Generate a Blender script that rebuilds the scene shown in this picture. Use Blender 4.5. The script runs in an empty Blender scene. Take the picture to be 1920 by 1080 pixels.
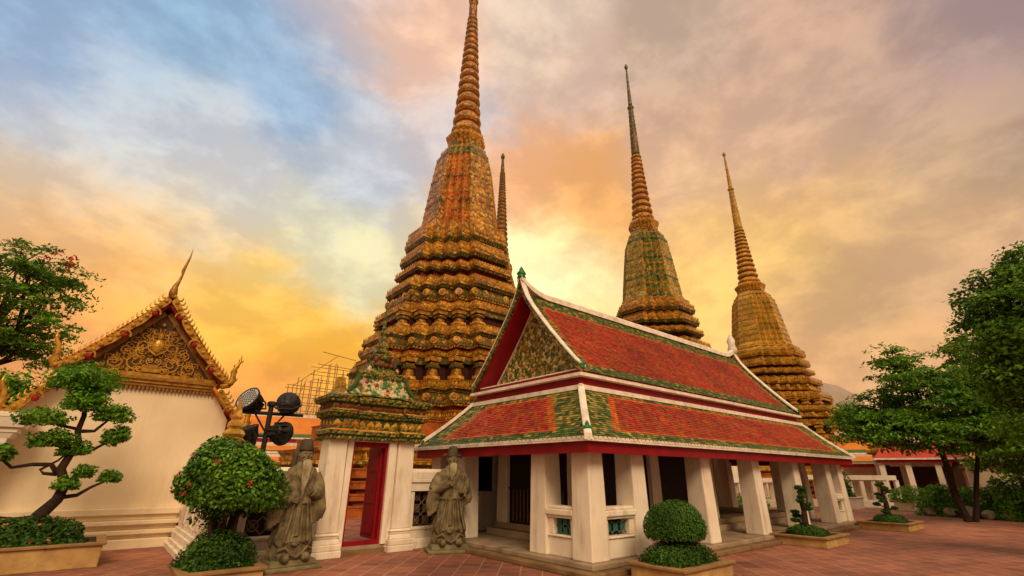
import bpy, bmesh, math, random
import numpy as np
from mathutils import Vector, Matrix
random.seed(7)
RNG = np.random.default_rng(11)
S = bpy.context.scene
COL = S.collection
rad = math.radians

# ------------------------------------------------------------------ camera
HEAD, PITCH, ROLL = rad(50.3), rad(21.7), rad(0.5)
fw = Vector((math.cos(HEAD)*math.cos(PITCH), math.sin(HEAD)*math.cos(PITCH), math.sin(PITCH)))
rt = Vector((math.sin(HEAD), -math.cos(HEAD), 0))
up = rt.cross(fw)
rt, up = rt*math.cos(ROLL)+up*math.sin(ROLL), up*math.cos(ROLL)-rt*math.sin(ROLL)
cd = bpy.data.cameras.new('camera'); cam = bpy.data.objects.new('camera', cd); COL.objects.link(cam)
cd.sensor_width = 36; cd.lens = 872/1920*36; cd.clip_start = 0.1; cd.clip_end = 2000
M4 = Matrix.Identity(4)
for i in range(3):
    M4[i][0] = rt[i]; M4[i][1] = up[i]; M4[i][2] = -fw[i]
M4[0][3], M4[1][3], M4[2][3] = 0, 0, 1.7
cam.matrix_world = M4
S.camera = cam

# ------------------------------------------------------------------ light
FILL_AZ, FILL_EL = 247.0, 38.0     # added soft fill from behind and right of the viewer; the sunset lies ahead
S.view_settings.view_transform = 'Standard'
S.view_settings.look = 'None'
S.view_settings.exposure = 0.0
S.view_settings.gamma = 1.0
S.view_settings.use_curve_mapping = False

def s2l(c):
    out = []
    for v in c:
        v = v/255.0
        out.append(v/12.92 if v <= 0.04045 else ((v+0.055)/1.055)**2.4)
    return out

def build_world():
    w = bpy.data.worlds.new('World'); S.world = w; w.use_nodes = True
    nt = w.node_tree; nt.nodes.clear(); N = nt.nodes; L = nt.links
    out = N.new('ShaderNodeOutputWorld'); bg = N.new('ShaderNodeBackground')
    sky = N.new('ShaderNodeTexSky'); sky.sky_type = 'NISHITA'; sky.sun_disc = False
    sky.sun_elevation = rad(FILL_EL); sky.sun_rotation = rad(90-FILL_AZ)
    tc = N.new('ShaderNodeTexCoord')
    def noise(vec, scale, detail, rough, dist=0.0):
        n = N.new('ShaderNodeTexNoise'); n.inputs['Scale'].default_value = scale
        n.inputs['Detail'].default_value = detail; n.inputs['Roughness'].default_value = rough
        n.inputs['Distortion'].default_value = dist
        L.new(vec, n.inputs['Vector']); return n
    def vm(op, a, b=None, c=None):
        n = N.new('ShaderNodeVectorMath'); n.operation = op
        for i, v in enumerate((a, b, c)):
            if v is None: continue
            if hasattr(v, 'is_linked'): L.new(v, n.inputs[i])
            else: n.inputs[i].default_value = v
        return n
    def mt(op, a, b=None, c=None):
        n = N.new('ShaderNodeMath'); n.operation = op
        for i, v in enumerate((a, b, c)):
            if v is None: continue
            if hasattr(v, 'is_linked'): L.new(v, n.inputs[i])
            else: n.inputs[i].default_value = v
        return n.outputs[0]
    D = tc.outputs['Generated']
    sx = N.new('ShaderNodeSeparateXYZ'); L.new(D, sx.inputs[0])
    den = mt('MAXIMUM', mt('ADD', sx.outputs[2], .20), .06)
    cb = N.new('ShaderNodeCombineXYZ'); L.new(mt('DIVIDE', sx.outputs[0], den), cb.inputs[0]); L.new(mt('DIVIDE', sx.outputs[1], den), cb.inputs[1])
    P = cb.outputs[0]                      # a flat cloud deck seen from below
    st = vm('MULTIPLY', D, (1, 1, 1.7)).outputs[0]
    n1 = noise(st, 3.4, 9, 0.60, 0.1)
    o1 = vm('SUBTRACT', n1.outputs['Color'], (.5, .5, .5)).outputs[0]
    n2 = noise(st, 15.0, 8, 0.66, 0.0)
    o2 = vm('SUBTRACT', n2.outputs['Color'], (.5, .5, .5)).outputs[0]
    d0 = vm('MULTIPLY_ADD', o2, (.07, .07, .07), D).outputs[0]
    dn = vm('NORMALIZE', vm('MULTIPLY_ADD', o1, (.20, .20, .20), d0).outputs[0]).outputs[0]
    K = 300.0
    lobes = [(104.9,35.7,150,176,206),(96.6,39.7,146,178,206),(83.9,40.4,150,176,206),(101.4,31,182,193,210),
     (92.5,32.7,196,202,208),(98.9,27.2,202,203,206),(87,30.4,206,204,204),(100.2,23.1,224,198,160),(89.1,24.6,222,210,186),
     (98.8,18.7,238,182,124),(90.2,19.9,242,194,122),(77.9,26.5,218,214,188),(79.8,18.9,250,206,112),(83.2,14.8,250,192,88),
     (91.2,15.4,245,174,100),(75.5,13.6,252,186,66),(76.8,8.8,238,158,84),(71.2,24,228,220,178),(70.9,35.1,196,200,208),
     (79.5,43,158,182,206),(72.9,48.1,238,198,172),(64.5,47.5,238,194,166),(78,50,200,190,195),(48.9,50.5,222,200,180),
     (42.9,45.6,216,184,164),(48.9,35.2,244,182,134),(41.2,33.7,238,176,116),(43.9,22.3,272,262,205),(47,21,266,250,185),(40.5,20.6,272,258,196),(40.7,17.6,255,214,112),
     (38.8,26.9,238,176,108),(60,40,205,195,195),(60,26,225,205,170),(22.3,47.1,194,168,148),(22.7,39.8,204,168,144),
     (25.5,32.8,226,184,148),(24.8,25.5,244,196,128),(26.5,19,250,205,122),(10,43,204,168,146),(8.8,36.3,194,162,140),
     (14,33.9,216,178,150),(14.6,27.3,228,180,126),(16.9,22.1,244,200,124),(14.9,17.1,200,160,118),(17.7,13.1,232,180,122),
     (-4.3,35.5,162,140,138),(.9,32.6,188,156,140),(.3,26.3,172,146,124),(5,26.8,216,180,138),(6.4,22,218,176,128),
     (2.1,18.1,214,172,134),(9.8,17.2,196,160,122),(9.1,11.8,228,176,122),(15.9,8.1,226,174,128),(60,14,250,196,96),
     (40,8,250,190,100),(100,8,236,160,96),(0,6,226,172,124)]
    # unseen sky behind the viewer: warm lobes brightened as fill for the facades
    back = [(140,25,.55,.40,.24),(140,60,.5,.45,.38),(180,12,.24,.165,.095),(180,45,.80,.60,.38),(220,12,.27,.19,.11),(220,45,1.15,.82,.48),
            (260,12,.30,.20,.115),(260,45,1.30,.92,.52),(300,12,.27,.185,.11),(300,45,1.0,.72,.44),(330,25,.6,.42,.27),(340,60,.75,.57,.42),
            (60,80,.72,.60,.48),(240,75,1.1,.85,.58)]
    arr = []
    for az, el, r, g, b in lobes:
        arr.append((az, el, *s2l((r, g, b))))
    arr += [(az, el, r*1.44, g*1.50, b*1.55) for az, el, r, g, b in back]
    acc = None; wacc = None
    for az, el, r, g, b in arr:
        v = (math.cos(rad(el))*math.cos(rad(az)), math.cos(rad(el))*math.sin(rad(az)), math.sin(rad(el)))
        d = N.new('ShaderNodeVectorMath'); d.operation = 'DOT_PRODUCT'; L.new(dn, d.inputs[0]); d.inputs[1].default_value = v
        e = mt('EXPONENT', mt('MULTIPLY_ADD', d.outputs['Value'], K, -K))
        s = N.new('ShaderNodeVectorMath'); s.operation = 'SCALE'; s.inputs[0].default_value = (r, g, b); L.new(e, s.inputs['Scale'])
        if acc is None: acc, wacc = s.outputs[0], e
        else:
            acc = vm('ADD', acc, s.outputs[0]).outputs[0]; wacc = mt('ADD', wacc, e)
    inv = mt('DIVIDE', 1.0, wacc)
    base = N.new('ShaderNodeVectorMath'); base.operation = 'SCALE'; L.new(acc, base.inputs[0]); L.new(inv, base.inputs['Scale'])
    # cloud detail: streaks of lighter and darker cloud
    n3 = noise(st, 6.5, 12, 0.60, 0.15)
    f = N.new('ShaderNodeMapRange'); f.interpolation_type = 'SMOOTHSTEP'; L.new(n3.outputs['Fac'], f.inputs['Value'])
    f.inputs['From Min'].default_value = .40; f.inputs['From Max'].default_value = .66
    cm = N.new('ShaderNodeMix'); cm.data_type = 'RGBA'; L.new(f.outputs[0], cm.inputs['Factor']); cm.inputs['A'].default_value = (.95, .94, .95, 1); cm.inputs['B'].default_value = (1.27, 1.25, 1.19, 1)
    mod = vm('MULTIPLY', base.outputs[0], cm.outputs['Result'])
    hsv = N.new('ShaderNodeHueSaturation'); hsv.inputs['Saturation'].default_value = 1.04; L.new(mod.outputs[0], hsv.inputs['Color'])
    cl = N.new('ShaderNodeVectorMath'); cl.operation = 'SCALE'; L.new(hsv.outputs[0], cl.inputs[0]); cl.inputs['Scale'].default_value = 10.0
    ns = N.new('ShaderNodeVectorMath'); ns.operation = 'SCALE'; L.new(sky.outputs[0], ns.inputs[0]); ns.inputs['Scale'].default_value = 0.04
    tot = vm('ADD', cl.outputs[0], ns.outputs[0])
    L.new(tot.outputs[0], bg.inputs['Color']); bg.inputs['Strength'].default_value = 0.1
    L.new(bg.outputs[0], out.inputs['Surface'])
build_world()
sd = bpy.data.lights.new('fill_sun', 'SUN'); sd.energy = 1.9; sd.angle = rad(22); sd.color = (1.0, .77, .52)
fill_sun = bpy.data.objects.new('fill_sun', sd); COL.objects.link(fill_sun)
sv = Vector((math.cos(rad(FILL_EL))*math.cos(rad(FILL_AZ)), math.cos(rad(FILL_EL))*math.sin(rad(FILL_AZ)), math.sin(rad(FILL_EL))))
fill_sun.rotation_euler = sv.to_track_quat('Z', 'Y').to_euler()

# ------------------------------------------------------------------ materials
def mat(name, c1, c2=None, scale=4.0, rough=.7, bump=0.0, bscale=30.0, spots=None, island=0.0, metallic=0.0, transl=0.0, sstretch=(1,1,1), stretch=(1,1,1), detail=5, ramp=(.35,.68)):
    m = bpy.data.materials.new(name); m.use_nodes = True
    nt = m.node_tree; N = nt.nodes; L = nt.links; p = N['Principled BSDF']
    p.inputs['Roughness'].default_value = rough; p.inputs['Metallic'].default_value = metallic; p.inputs['Specular IOR Level'].default_value = .18
    tc = N.new('ShaderNodeTexCoord'); mp = N.new('ShaderNodeMapping'); mp.inputs['Scale'].default_value = stretch
    L.new(tc.outputs['Object'], mp.inputs['Vector'])
    n = N.new('ShaderNodeTexNoise'); n.inputs['Scale'].default_value = scale; n.inputs['Detail'].default_value = detail
    L.new(mp.outputs[0], n.inputs['Vector'])
    r = N.new('ShaderNodeValToRGB'); L.new(n.outputs['Fac'], r.inputs['Fac'])
    r.color_ramp.elements[0].position = ramp[0]; r.color_ramp.elements[1].position = ramp[1]
    r.color_ramp.elements[0].color = (*c1, 1); r.color_ramp.elements[1].color = (*(c2 or c1), 1)
    colr = r.outputs['Color']
    if spots:   # weathering: (colour, scale, amount)
        sc, ss, sa = spots
        n2 = N.new('ShaderNodeTexNoise'); n2.inputs['Scale'].default_value = ss; n2.inputs['Detail'].default_value = 8; n2.inputs['Roughness'].default_value = .65
        ms2 = N.new('ShaderNodeMapping'); ms2.inputs['Scale'].default_value = sstretch; L.new(tc.outputs['Object'], ms2.inputs['Vector']); L.new(ms2.outputs[0], n2.inputs['Vector'])
        mr = N.new('ShaderNodeMapRange'); L.new(n2.outputs['Fac'], mr.inputs['Value'])
        mr.inputs['From Min'].default_value = .52; mr.inputs['From Max'].default_value = .72; mr.inputs['To Max'].default_value = sa
        mx = N.new('ShaderNodeMix'); mx.data_type = 'RGBA'; L.new(mr.outputs[0], mx.inputs['Factor'])
        L.new(colr, mx.inputs['A']); mx.inputs['B'].default_value = (*sc, 1); colr = mx.outputs['Result']
    if island:
        g = N.new('ShaderNodeNewGeometry')
        hs = N.new('ShaderNodeHueSaturation'); L.new(colr, hs.inputs['Color'])
        mr = N.new('ShaderNodeMapRange'); L.new(g.outputs['Random Per Island'], mr.inputs['Value'])
        mr.inputs['To Min'].default_value = 1-island; mr.inputs['To Max'].default_value = 1+island
        L.new(mr.outputs[0], hs.inputs['Value'])
        mh = N.new('ShaderNodeMath'); mh.operation = 'MULTIPLY'; L.new(g.outputs['Random Per Island'], mh.inputs[0]); mh.inputs[1].default_value = 7.31
        fr = N.new('ShaderNodeMath'); fr.operation = 'FRACT'; L.new(mh.outputs[0], fr.inputs[0])
        mr2 = N.new('ShaderNodeMapRange'); L.new(fr.outputs[0], mr2.inputs['Value']); mr2.inputs['To Min'].default_value = .48; mr2.inputs['To Max'].default_value = .52
        L.new(mr2.outputs[0], hs.inputs['Hue']); colr = hs.outputs['Color']
    L.new(colr, p.inputs['Base Color'])
    if bump:
        nb = N.new('ShaderNodeTexNoise'); nb.inputs['Scale'].default_value = bscale; nb.inputs['Detail'].default_value = 6
        L.new(tc.outputs['Object'], nb.inputs['Vector'])
        b = N.new('ShaderNodeBump'); b.inputs['Strength'].default_value = bump; b.inputs['Distance'].default_value = .02
        L.new(nb.outputs['Fac'], b.inputs['Height']); L.new(b.outputs[0], p.inputs['Normal'])
    if transl:
        t = N.new('ShaderNodeBsdfTranslucent'); L.new(colr, t.inputs['Color'])
        ms = N.new('ShaderNodeMixShader'); ms.inputs[0].default_value = transl
        o = N['Material Output']; L.new(p.outputs[0], ms.inputs[1]); L.new(t.outputs[0], ms.inputs[2]); L.new(ms.outputs[0], o.inputs['Surface'])
    return m

def mosaic(name, base, cols, cell=7.0, flower=None, fscale=1.6, rough=.38, bump=.6):
    """ceramic mosaic: little coloured tesserae, optionally with ringed flowers"""
    m = bpy.data.materials.new(name); m.use_nodes = True
    nt = m.node_tree; N = nt.nodes; L = nt.links; p = N['Principled BSDF']; p.inputs['Roughness'].default_value = rough; p.inputs['Specular IOR Level'].default_value = .25
    tc = N.new('ShaderNodeTexCoord')
    v = N.new('ShaderNodeTexVoronoi'); v.inputs['Scale'].default_value = cell; L.new(tc.outputs['Object'], v.inputs['Vector'])
    sep = N.new('ShaderNodeSeparateColor'); L.new(v.outputs['Color'], sep.inputs[0])
    r = N.new('ShaderNodeValToRGB'); r.color_ramp.interpolation = 'CONSTANT'; L.new(sep.outputs[0], r.inputs['Fac'])
    els = r.color_ramp.elements
    els[0].position = 0; els[0].color = (*base, 1); els[1].position = .30; els[1].color = (*cols[0], 1)
    for i, c in enumerate(cols[1:]):
        e = els.new(.30+.70*(i+1)/len(cols)); e.color = (*c, 1)
    colr = r.outputs['Color']; hgt = v.outputs['Distance']
    if flower:
        f = N.new('ShaderNodeTexVoronoi'); f.inputs['Scale'].default_value = fscale; f.inputs['Randomness'].default_value = .35
        L.new(tc.outputs['Object'], f.inputs['Vector'])
        r2 = N.new('ShaderNodeValToRGB'); L.new(f.outputs['Distance'], r2.inputs['Fac'])
        e2 = r2.color_ramp.elements
        e2[0].position = 0; e2[0].color = (.9, .9, .9, 1); e2[1].position = .06; e2[1].color = (0, 0, 0, 1)
        for pos, val in ((.13, 0), (.16, 1), (.25, 1), (.29, 0)):
            e = e2.new(pos); e.color = (val, val, val, 1)
        mx = N.new('ShaderNodeMix'); mx.data_type = 'RGBA'; L.new(r2.outputs['Color'], mx.inputs['Factor']); L.new(colr, mx.inputs['A'])
        mx.inputs['B'].default_value = (*flower, 1); colr = mx.outputs['Result']
    nz = N.new('ShaderNodeTexNoise'); nz.inputs['Scale'].default_value = .9; nz.inputs['Detail'].default_value = 7; L.new(tc.outputs['Object'], nz.inputs['Vector'])
    mr = N.new('ShaderNodeMapRange'); L.new(nz.outputs['Fac'], mr.inputs['Value']); mr.inputs['From Min'].default_value = .3; mr.inputs['From Max'].default_value = .7
    mr.inputs['To Min'].default_value = .62; mr.inputs['To Max'].default_value = 1.15
    hs = N.new('ShaderNodeHueSaturation'); L.new(colr, hs.inputs['Color']); L.new(mr.outputs[0], hs.inputs['Value'])
    L.new(hs.outputs[0], p.inputs['Base Color'])
    b = N.new('ShaderNodeBump'); b.inputs['Strength'].default_value = bump; b.inputs['Distance'].default_value = .06; b.invert = True
    L.new(hgt, b.inputs['Height']); L.new(b.outputs[0], p.inputs['Normal'])
    return m

def ground_mat():
    m = bpy.data.materials.new('terracotta_paving'); m.use_nodes = True
    nt = m.node_tree; N = nt.nodes; L = nt.links; p = N['Principled BSDF']; p.inputs['Specular IOR Level'].default_value = .25
    tc = N.new('ShaderNodeTexCoord'); mp = N.new('ShaderNodeMapping'); mp.inputs['Rotation'].default_value = (0, 0, rad(-47))
    L.new(tc.outputs['Object'], mp.inputs['Vector'])
    nd = N.new('ShaderNodeTexNoise'); nd.inputs['Scale'].default_value = 1.3; L.new(mp.outputs[0], nd.inputs['Vector'])
    ad = N.new('ShaderNodeVectorMath'); ad.operation = 'MULTIPLY_ADD'; L.new(nd.outputs['Color'], ad.inputs[0]); ad.inputs[1].default_value = (.06, .06, 0); L.new(mp.outputs[0], ad.inputs[2])
    br = N.new('ShaderNodeTexBrick'); br.offset = 0.5; br.inputs['Scale'].default_value = 1.0
    br.inputs['Brick Width'].default_value = .40; br.inputs['Row Height'].default_value = .40
    br.inputs['Mortar Size'].default_value = .012; br.inputs['Mortar Smooth'].default_value = .25; br.inputs['Bias'].default_value = -.1
    br.inputs['Color1'].default_value = (.32, .108, .068, 1); br.inputs['Color2'].default_value = (.21, .070, .048, 1); br.inputs['Mortar'].default_value = (.44, .26, .14, 1)
    L.new(ad.outputs[0], br.inputs['Vector'])
    # worn patches of pale mortar and dark damp stains
    n1 = N.new('ShaderNodeTexNoise'); n1.inputs['Scale'].default_value = .7; n1.inputs['Detail'].default_value = 9; n1.inputs['Roughness'].default_value = .68; L.new(mp.outputs[0], n1.inputs['Vector'])
    r1 = N.new('ShaderNodeMapRange'); L.new(n1.outputs['Fac'], r1.inputs['Value']); r1.inputs['From Min'].default_value = .56; r1.inputs['From Max'].default_value = .74; r1.inputs['To Max'].default_value = .75
    mx = N.new('ShaderNodeMix'); mx.data_type = 'RGBA'; L.new(r1.outputs[0], mx.inputs['Factor']); L.new(br.outputs['Color'], mx.inputs['A']); mx.inputs['B'].default_value = (.38, .20, .10, 1)
    n2 = N.new('ShaderNodeTexNoise'); n2.inputs['Scale'].default_value = .42; n2.inputs['Detail'].default_value = 8; n2.inputs['Roughness'].default_value = .6; L.new(tc.outputs['Object'], n2.inputs['Vector'])
    r2 = N.new('ShaderNodeMapRange'); L.new(n2.outputs['Fac'], r2.inputs['Value']); r2.inputs['From Min'].default_value = .35; r2.inputs['From Max'].default_value = .65; r2.inputs['To Min'].default_value = .52; r2.inputs['To Max'].default_value = 1.16
    hs = N.new('ShaderNodeHueSaturation'); L.new(mx.outputs['Result'], hs.inputs['Color']); L.new(r2.outputs[0], hs.inputs['Value'])
    L.new(hs.outputs[0], p.inputs['Base Color'])
    rr = N.new('ShaderNodeMapRange'); L.new(n1.outputs['Fac'], rr.inputs['Value']); rr.inputs['To Min'].default_value = .42; rr.inputs['To Max'].default_value = .85; L.new(rr.outputs[0], p.inputs['Roughness'])
    b = N.new('ShaderNodeBump'); b.inputs['Strength'].default_value = .5; b.inputs['Distance'].default_value = .01; b.invert = True
    L.new(br.outputs['Fac'], b.inputs['Height']); L.new(b.outputs[0], p.inputs['Normal'])
    return m

OCH = (.40, .17, .018); DOCH = (.20, .075, .010); GRN = (.045, .085, .02); DGRN = (.022, .05, .016); RED = (.26, .045, .018); CRM = (.55, .38, .16); ORG = (.50, .13, .02); YEL = (.55, .29, .03)
MT = dict(
    white=mat('white_plaster', (.80, .69, .55), (.70, .58, .45), 1.6, .75, .15, 18, spots=((.36, .25, .16), 3.2, .6), sstretch=(1,1,.2)),
    cream=mat('cream_plaster', (.80, .65, .44), (.71, .55, .35), .9, .75, .12, 14, spots=((.45, .31, .18), 2.0, .32), sstretch=(1,1,.2)),
    trim=mat('white_roof_mortar', (.80, .70, .60), (.62, .50, .38), 5, .7, .2, 30, spots=((.25, .19, .12), 3, .5)),
    red=mat('red_paint', (.26, .006, .012), (.19, .004, .009), 3, .45, .05, 12),
    redroof=mat('orange_red_tile', (.34, .044, .007), (.21, .026, .006), .8, .62, .1, 40, island=.22, spots=((.13, .035, .015), 1.0, .6)),
    orangeroof=mat('orange_border_tile', (.44, .095, .009), (.36, .07, .008), 3, .55, island=.2),
    greenroof=mat('green_tile', (.05, .095, .014), (.028, .06, .010), 3, .45, island=.5, spots=((.25, .16, .03), 6, .5)),
    yellowroof=mat('yellow_green_tile', (.27, .18, .03), (.12, .11, .018), 4, .45, island=.6),
    greenglaze=mat('green_glaze', (.03, .20, .06), (.02, .12, .035), 9, .25, .2, 20),
    dark=mat('dark_timber', (.022, .010, .006), (.012, .006, .004), 6, .6),
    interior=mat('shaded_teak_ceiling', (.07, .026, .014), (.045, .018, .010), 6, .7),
    stonefloor=mat('worn_stone_floor', (.36, .26, .17), (.24, .16, .10), 2.5, .6, .25, 22, spots=((.12, .08, .05), 2, .7)),
    kerb=mat('brown_stone_kerb', (.24, .14, .065), (.15, .085, .04), 3, .75, .4, 18, spots=((.06, .04, .02), 2.5, .6)),
    planter=mat('ochre_stone_planter', (.50, .32, .12), (.36, .20, .07), 3.2, .7, .35, 16, spots=((.18, .10, .04), 2.2, .6)),
    planterrim=mat('brown_planter_rim', (.30, .17, .07), (.20, .11, .045), 4, .65, .3, 20),
    soil=mat('dark_soil', (.035, .022, .014), (.02, .013, .008), 12, .9, .6, 30),
    stone=mat('weathered_statue_stone', (.20, .15, .076), (.07, .052, .027), 5, .85, .6, 30, spots=((.32, .265, .15), 4, .75)),
    stone_dark=mat('lichen_dark_stone', (.085, .062, .034), (.05, .036, .022), 8, .85, .5, 30),
    stone_light=mat('pale_worn_stone', (.33, .27, .16), (.20, .155, .085), 9, .85, .4, 30),
    stoneplinth=mat('mossy_plinth_stone', (.22, .19, .09), (.13, .10, .05), 4, .85, .6, 22, spots=((.08, .10, .03), 3, .7)),
    gold=mat('gilded_wood', (.54, .28, .04), (.28, .12, .018), 7, .32, .3, 25, metallic=.45),
    dgold=mat('dull_gilding', (.34, .16, .035), (.20, .085, .02), 8, .4, .3, 25, metallic=.3),
    goldground=mat('dark_gable_ground', (.10, .045, .018), (.05, .03, .016), 6, .6),
    chedi_ochre=mosaic('ochre_mosaic', (.24, .095, .012), [(.48, .21, .022), (.32, .12, .014), (.10, .085, .015), (.54, .26, .026), (.18, .08, .012), (.46, .17, .016), (.62, .38, .07)], 6, None, bump=.35),
    chedi_dark=mosaic('green_brown_mosaic', (.11, .07, .013), [(.05, .075, .016), (.16, .085, .015), (.06, .08, .018), (.32, .15, .02), (.10, .065, .012)], 6, None, bump=.35),
    chedi_orange=mosaic('orange_mosaic', ORG, [(.38, .075, .010), (.48, .14, .014), (.26, .05, .010), OCH, (.42, .11, .014), (.12, .06, .012)], 5.5, None, bump=.35),
    chedi_gold=mosaic('yellow_mosaic', (.48, .21, .02), [(.64, .36, .04), (.5, .22, .022), (.5, .17, .016), (.24, .16, .02), (.6, .33, .04), (.36, .14, .015)], 6, None, bump=.35),
    chedi_red=mat('red_brown_tile_band', (.20, .04, .022), (.12, .022, .014), 3, .5, .2, 10),
    chedi_green=mosaic('green_mosaic', GRN, [(.09, .14, .025), (.26, .17, .025), (.05, .09, .02), (.30, .20, .03), (.14, .15, .025), (.22, .12, .015), (.42, .28, .06)], 5.5, None, bump=.35),
    chedi_greengold=mosaic('green_gold_mosaic', (.26, .17, .025), [(.34, .22, .03), (.14, .15, .025), (.40, .26, .035), (.09, .12, .022), (.44, .30, .07), (.24, .15, .02)], 6, None, bump=.35),
    chedi_yellow=mosaic('golden_mosaic', (.36, .20, .02), [YEL, (.46, .27, .03), OCH, (.28, .18, .02), (.55, .30, .04)], 7, None, bump=.3),
    chedi_cream=mat('cream_porcelain', (.55, .38, .16), (.42, .27, .1), 6, .4),
    chedi_plinth=mat('orange_glazed_steps', (.42, .115, .02), (.28, .07, .018), 3, .35, .2, 12, spots=((.13, .06, .02), 1.5, .6)),
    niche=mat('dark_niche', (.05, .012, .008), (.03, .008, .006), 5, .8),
    gate_tile=mosaic('gate_porcelain_mosaic', (.13, .10, .014), [(.22, .16, .02), DGRN, (.28, .19, .025), GRN, (.17, .13, .015)], 13, None, bump=.9),
    gate_floral=mosaic('floral_porcelain', (.58, .44, .27), [(.58, .42, .25), (.05, .20, .05), (.30, .03, .02), (.07, .18, .03), (.46, .24, .03), (.58, .44, .27)], 11, (.06, .18, .04), 5),
    pediment=mosaic('floral_pediment_porcelain', (.20, .17, .03), [(.13, .16, .03), (.66, .46, .18), (.06, .10, .02), (.72, .52, .24), (.42, .26, .05)], 10, (.64, .45, .2), 5.5, bump=1.0),
    lattice_green=mat('teal_glazed_lattice', (.05, .17, .13), (.03, .10, .08), 8, .35),
    lattice_brown=mat('brown_stone_lattice', (.17, .11, .06), (.10, .06, .035), 8, .6),
    black=mat('black_metal', (.018, .016, .016), (.03, .025, .022), 8, .42),
    glass=mat('lamp_glass', (.42, .40, .40), (.30, .29, .30), 60, .25),
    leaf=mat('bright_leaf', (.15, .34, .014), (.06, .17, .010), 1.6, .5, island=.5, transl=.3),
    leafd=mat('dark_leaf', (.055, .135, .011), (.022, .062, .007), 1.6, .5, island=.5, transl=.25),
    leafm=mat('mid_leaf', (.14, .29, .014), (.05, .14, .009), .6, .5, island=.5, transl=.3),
    leafy=mat('yellow_green_leaf', (.16, .25, .015), (.07, .14, .010), 1.2, .5, island=.45, transl=.3),
    flower=mat('red_blossom', (.55, .045, .02), (.45, .03, .03), 5, .5, island=.3, transl=.3),
    pinkflower=mat('pink_blossom', (.62, .20, .14), (.6, .14, .10), 5, .5, island=.3, transl=.3),
    bark=mat('dark_bark', (.040, .022, .013), (.02, .012, .008), 8, .85, .8, 30),
    barkp=mat('pale_bark', (.20, .14, .085), (.10, .07, .04), 6, .85, .6, 24),
    rock=mat('pale_boulder', (.34, .27, .19), (.18, .13, .09), 4, .85, .6, 14),
    bamboo=mat('bamboo_pole', (.36, .22, .08), (.24, .14, .05), 4, .6),
    sheet=mat('grey_sheeting', (.34, .26, .20), (.28, .21, .17), .5, .8),
    orangebg=mat('glazed_orange_roof', (.62, .20, .022), (.50, .14, .018), 1.0, .5, .3, 9),
    redbg=mat('glazed_red_roof', (.42, .04, .018), (.32, .03, .015), 1.0, .5, .3, 9),
    greenbg=mat('glazed_green_border', (.07, .13, .04), (.05, .10, .03), 2, .5),
    ground=ground_mat(),
)

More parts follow.
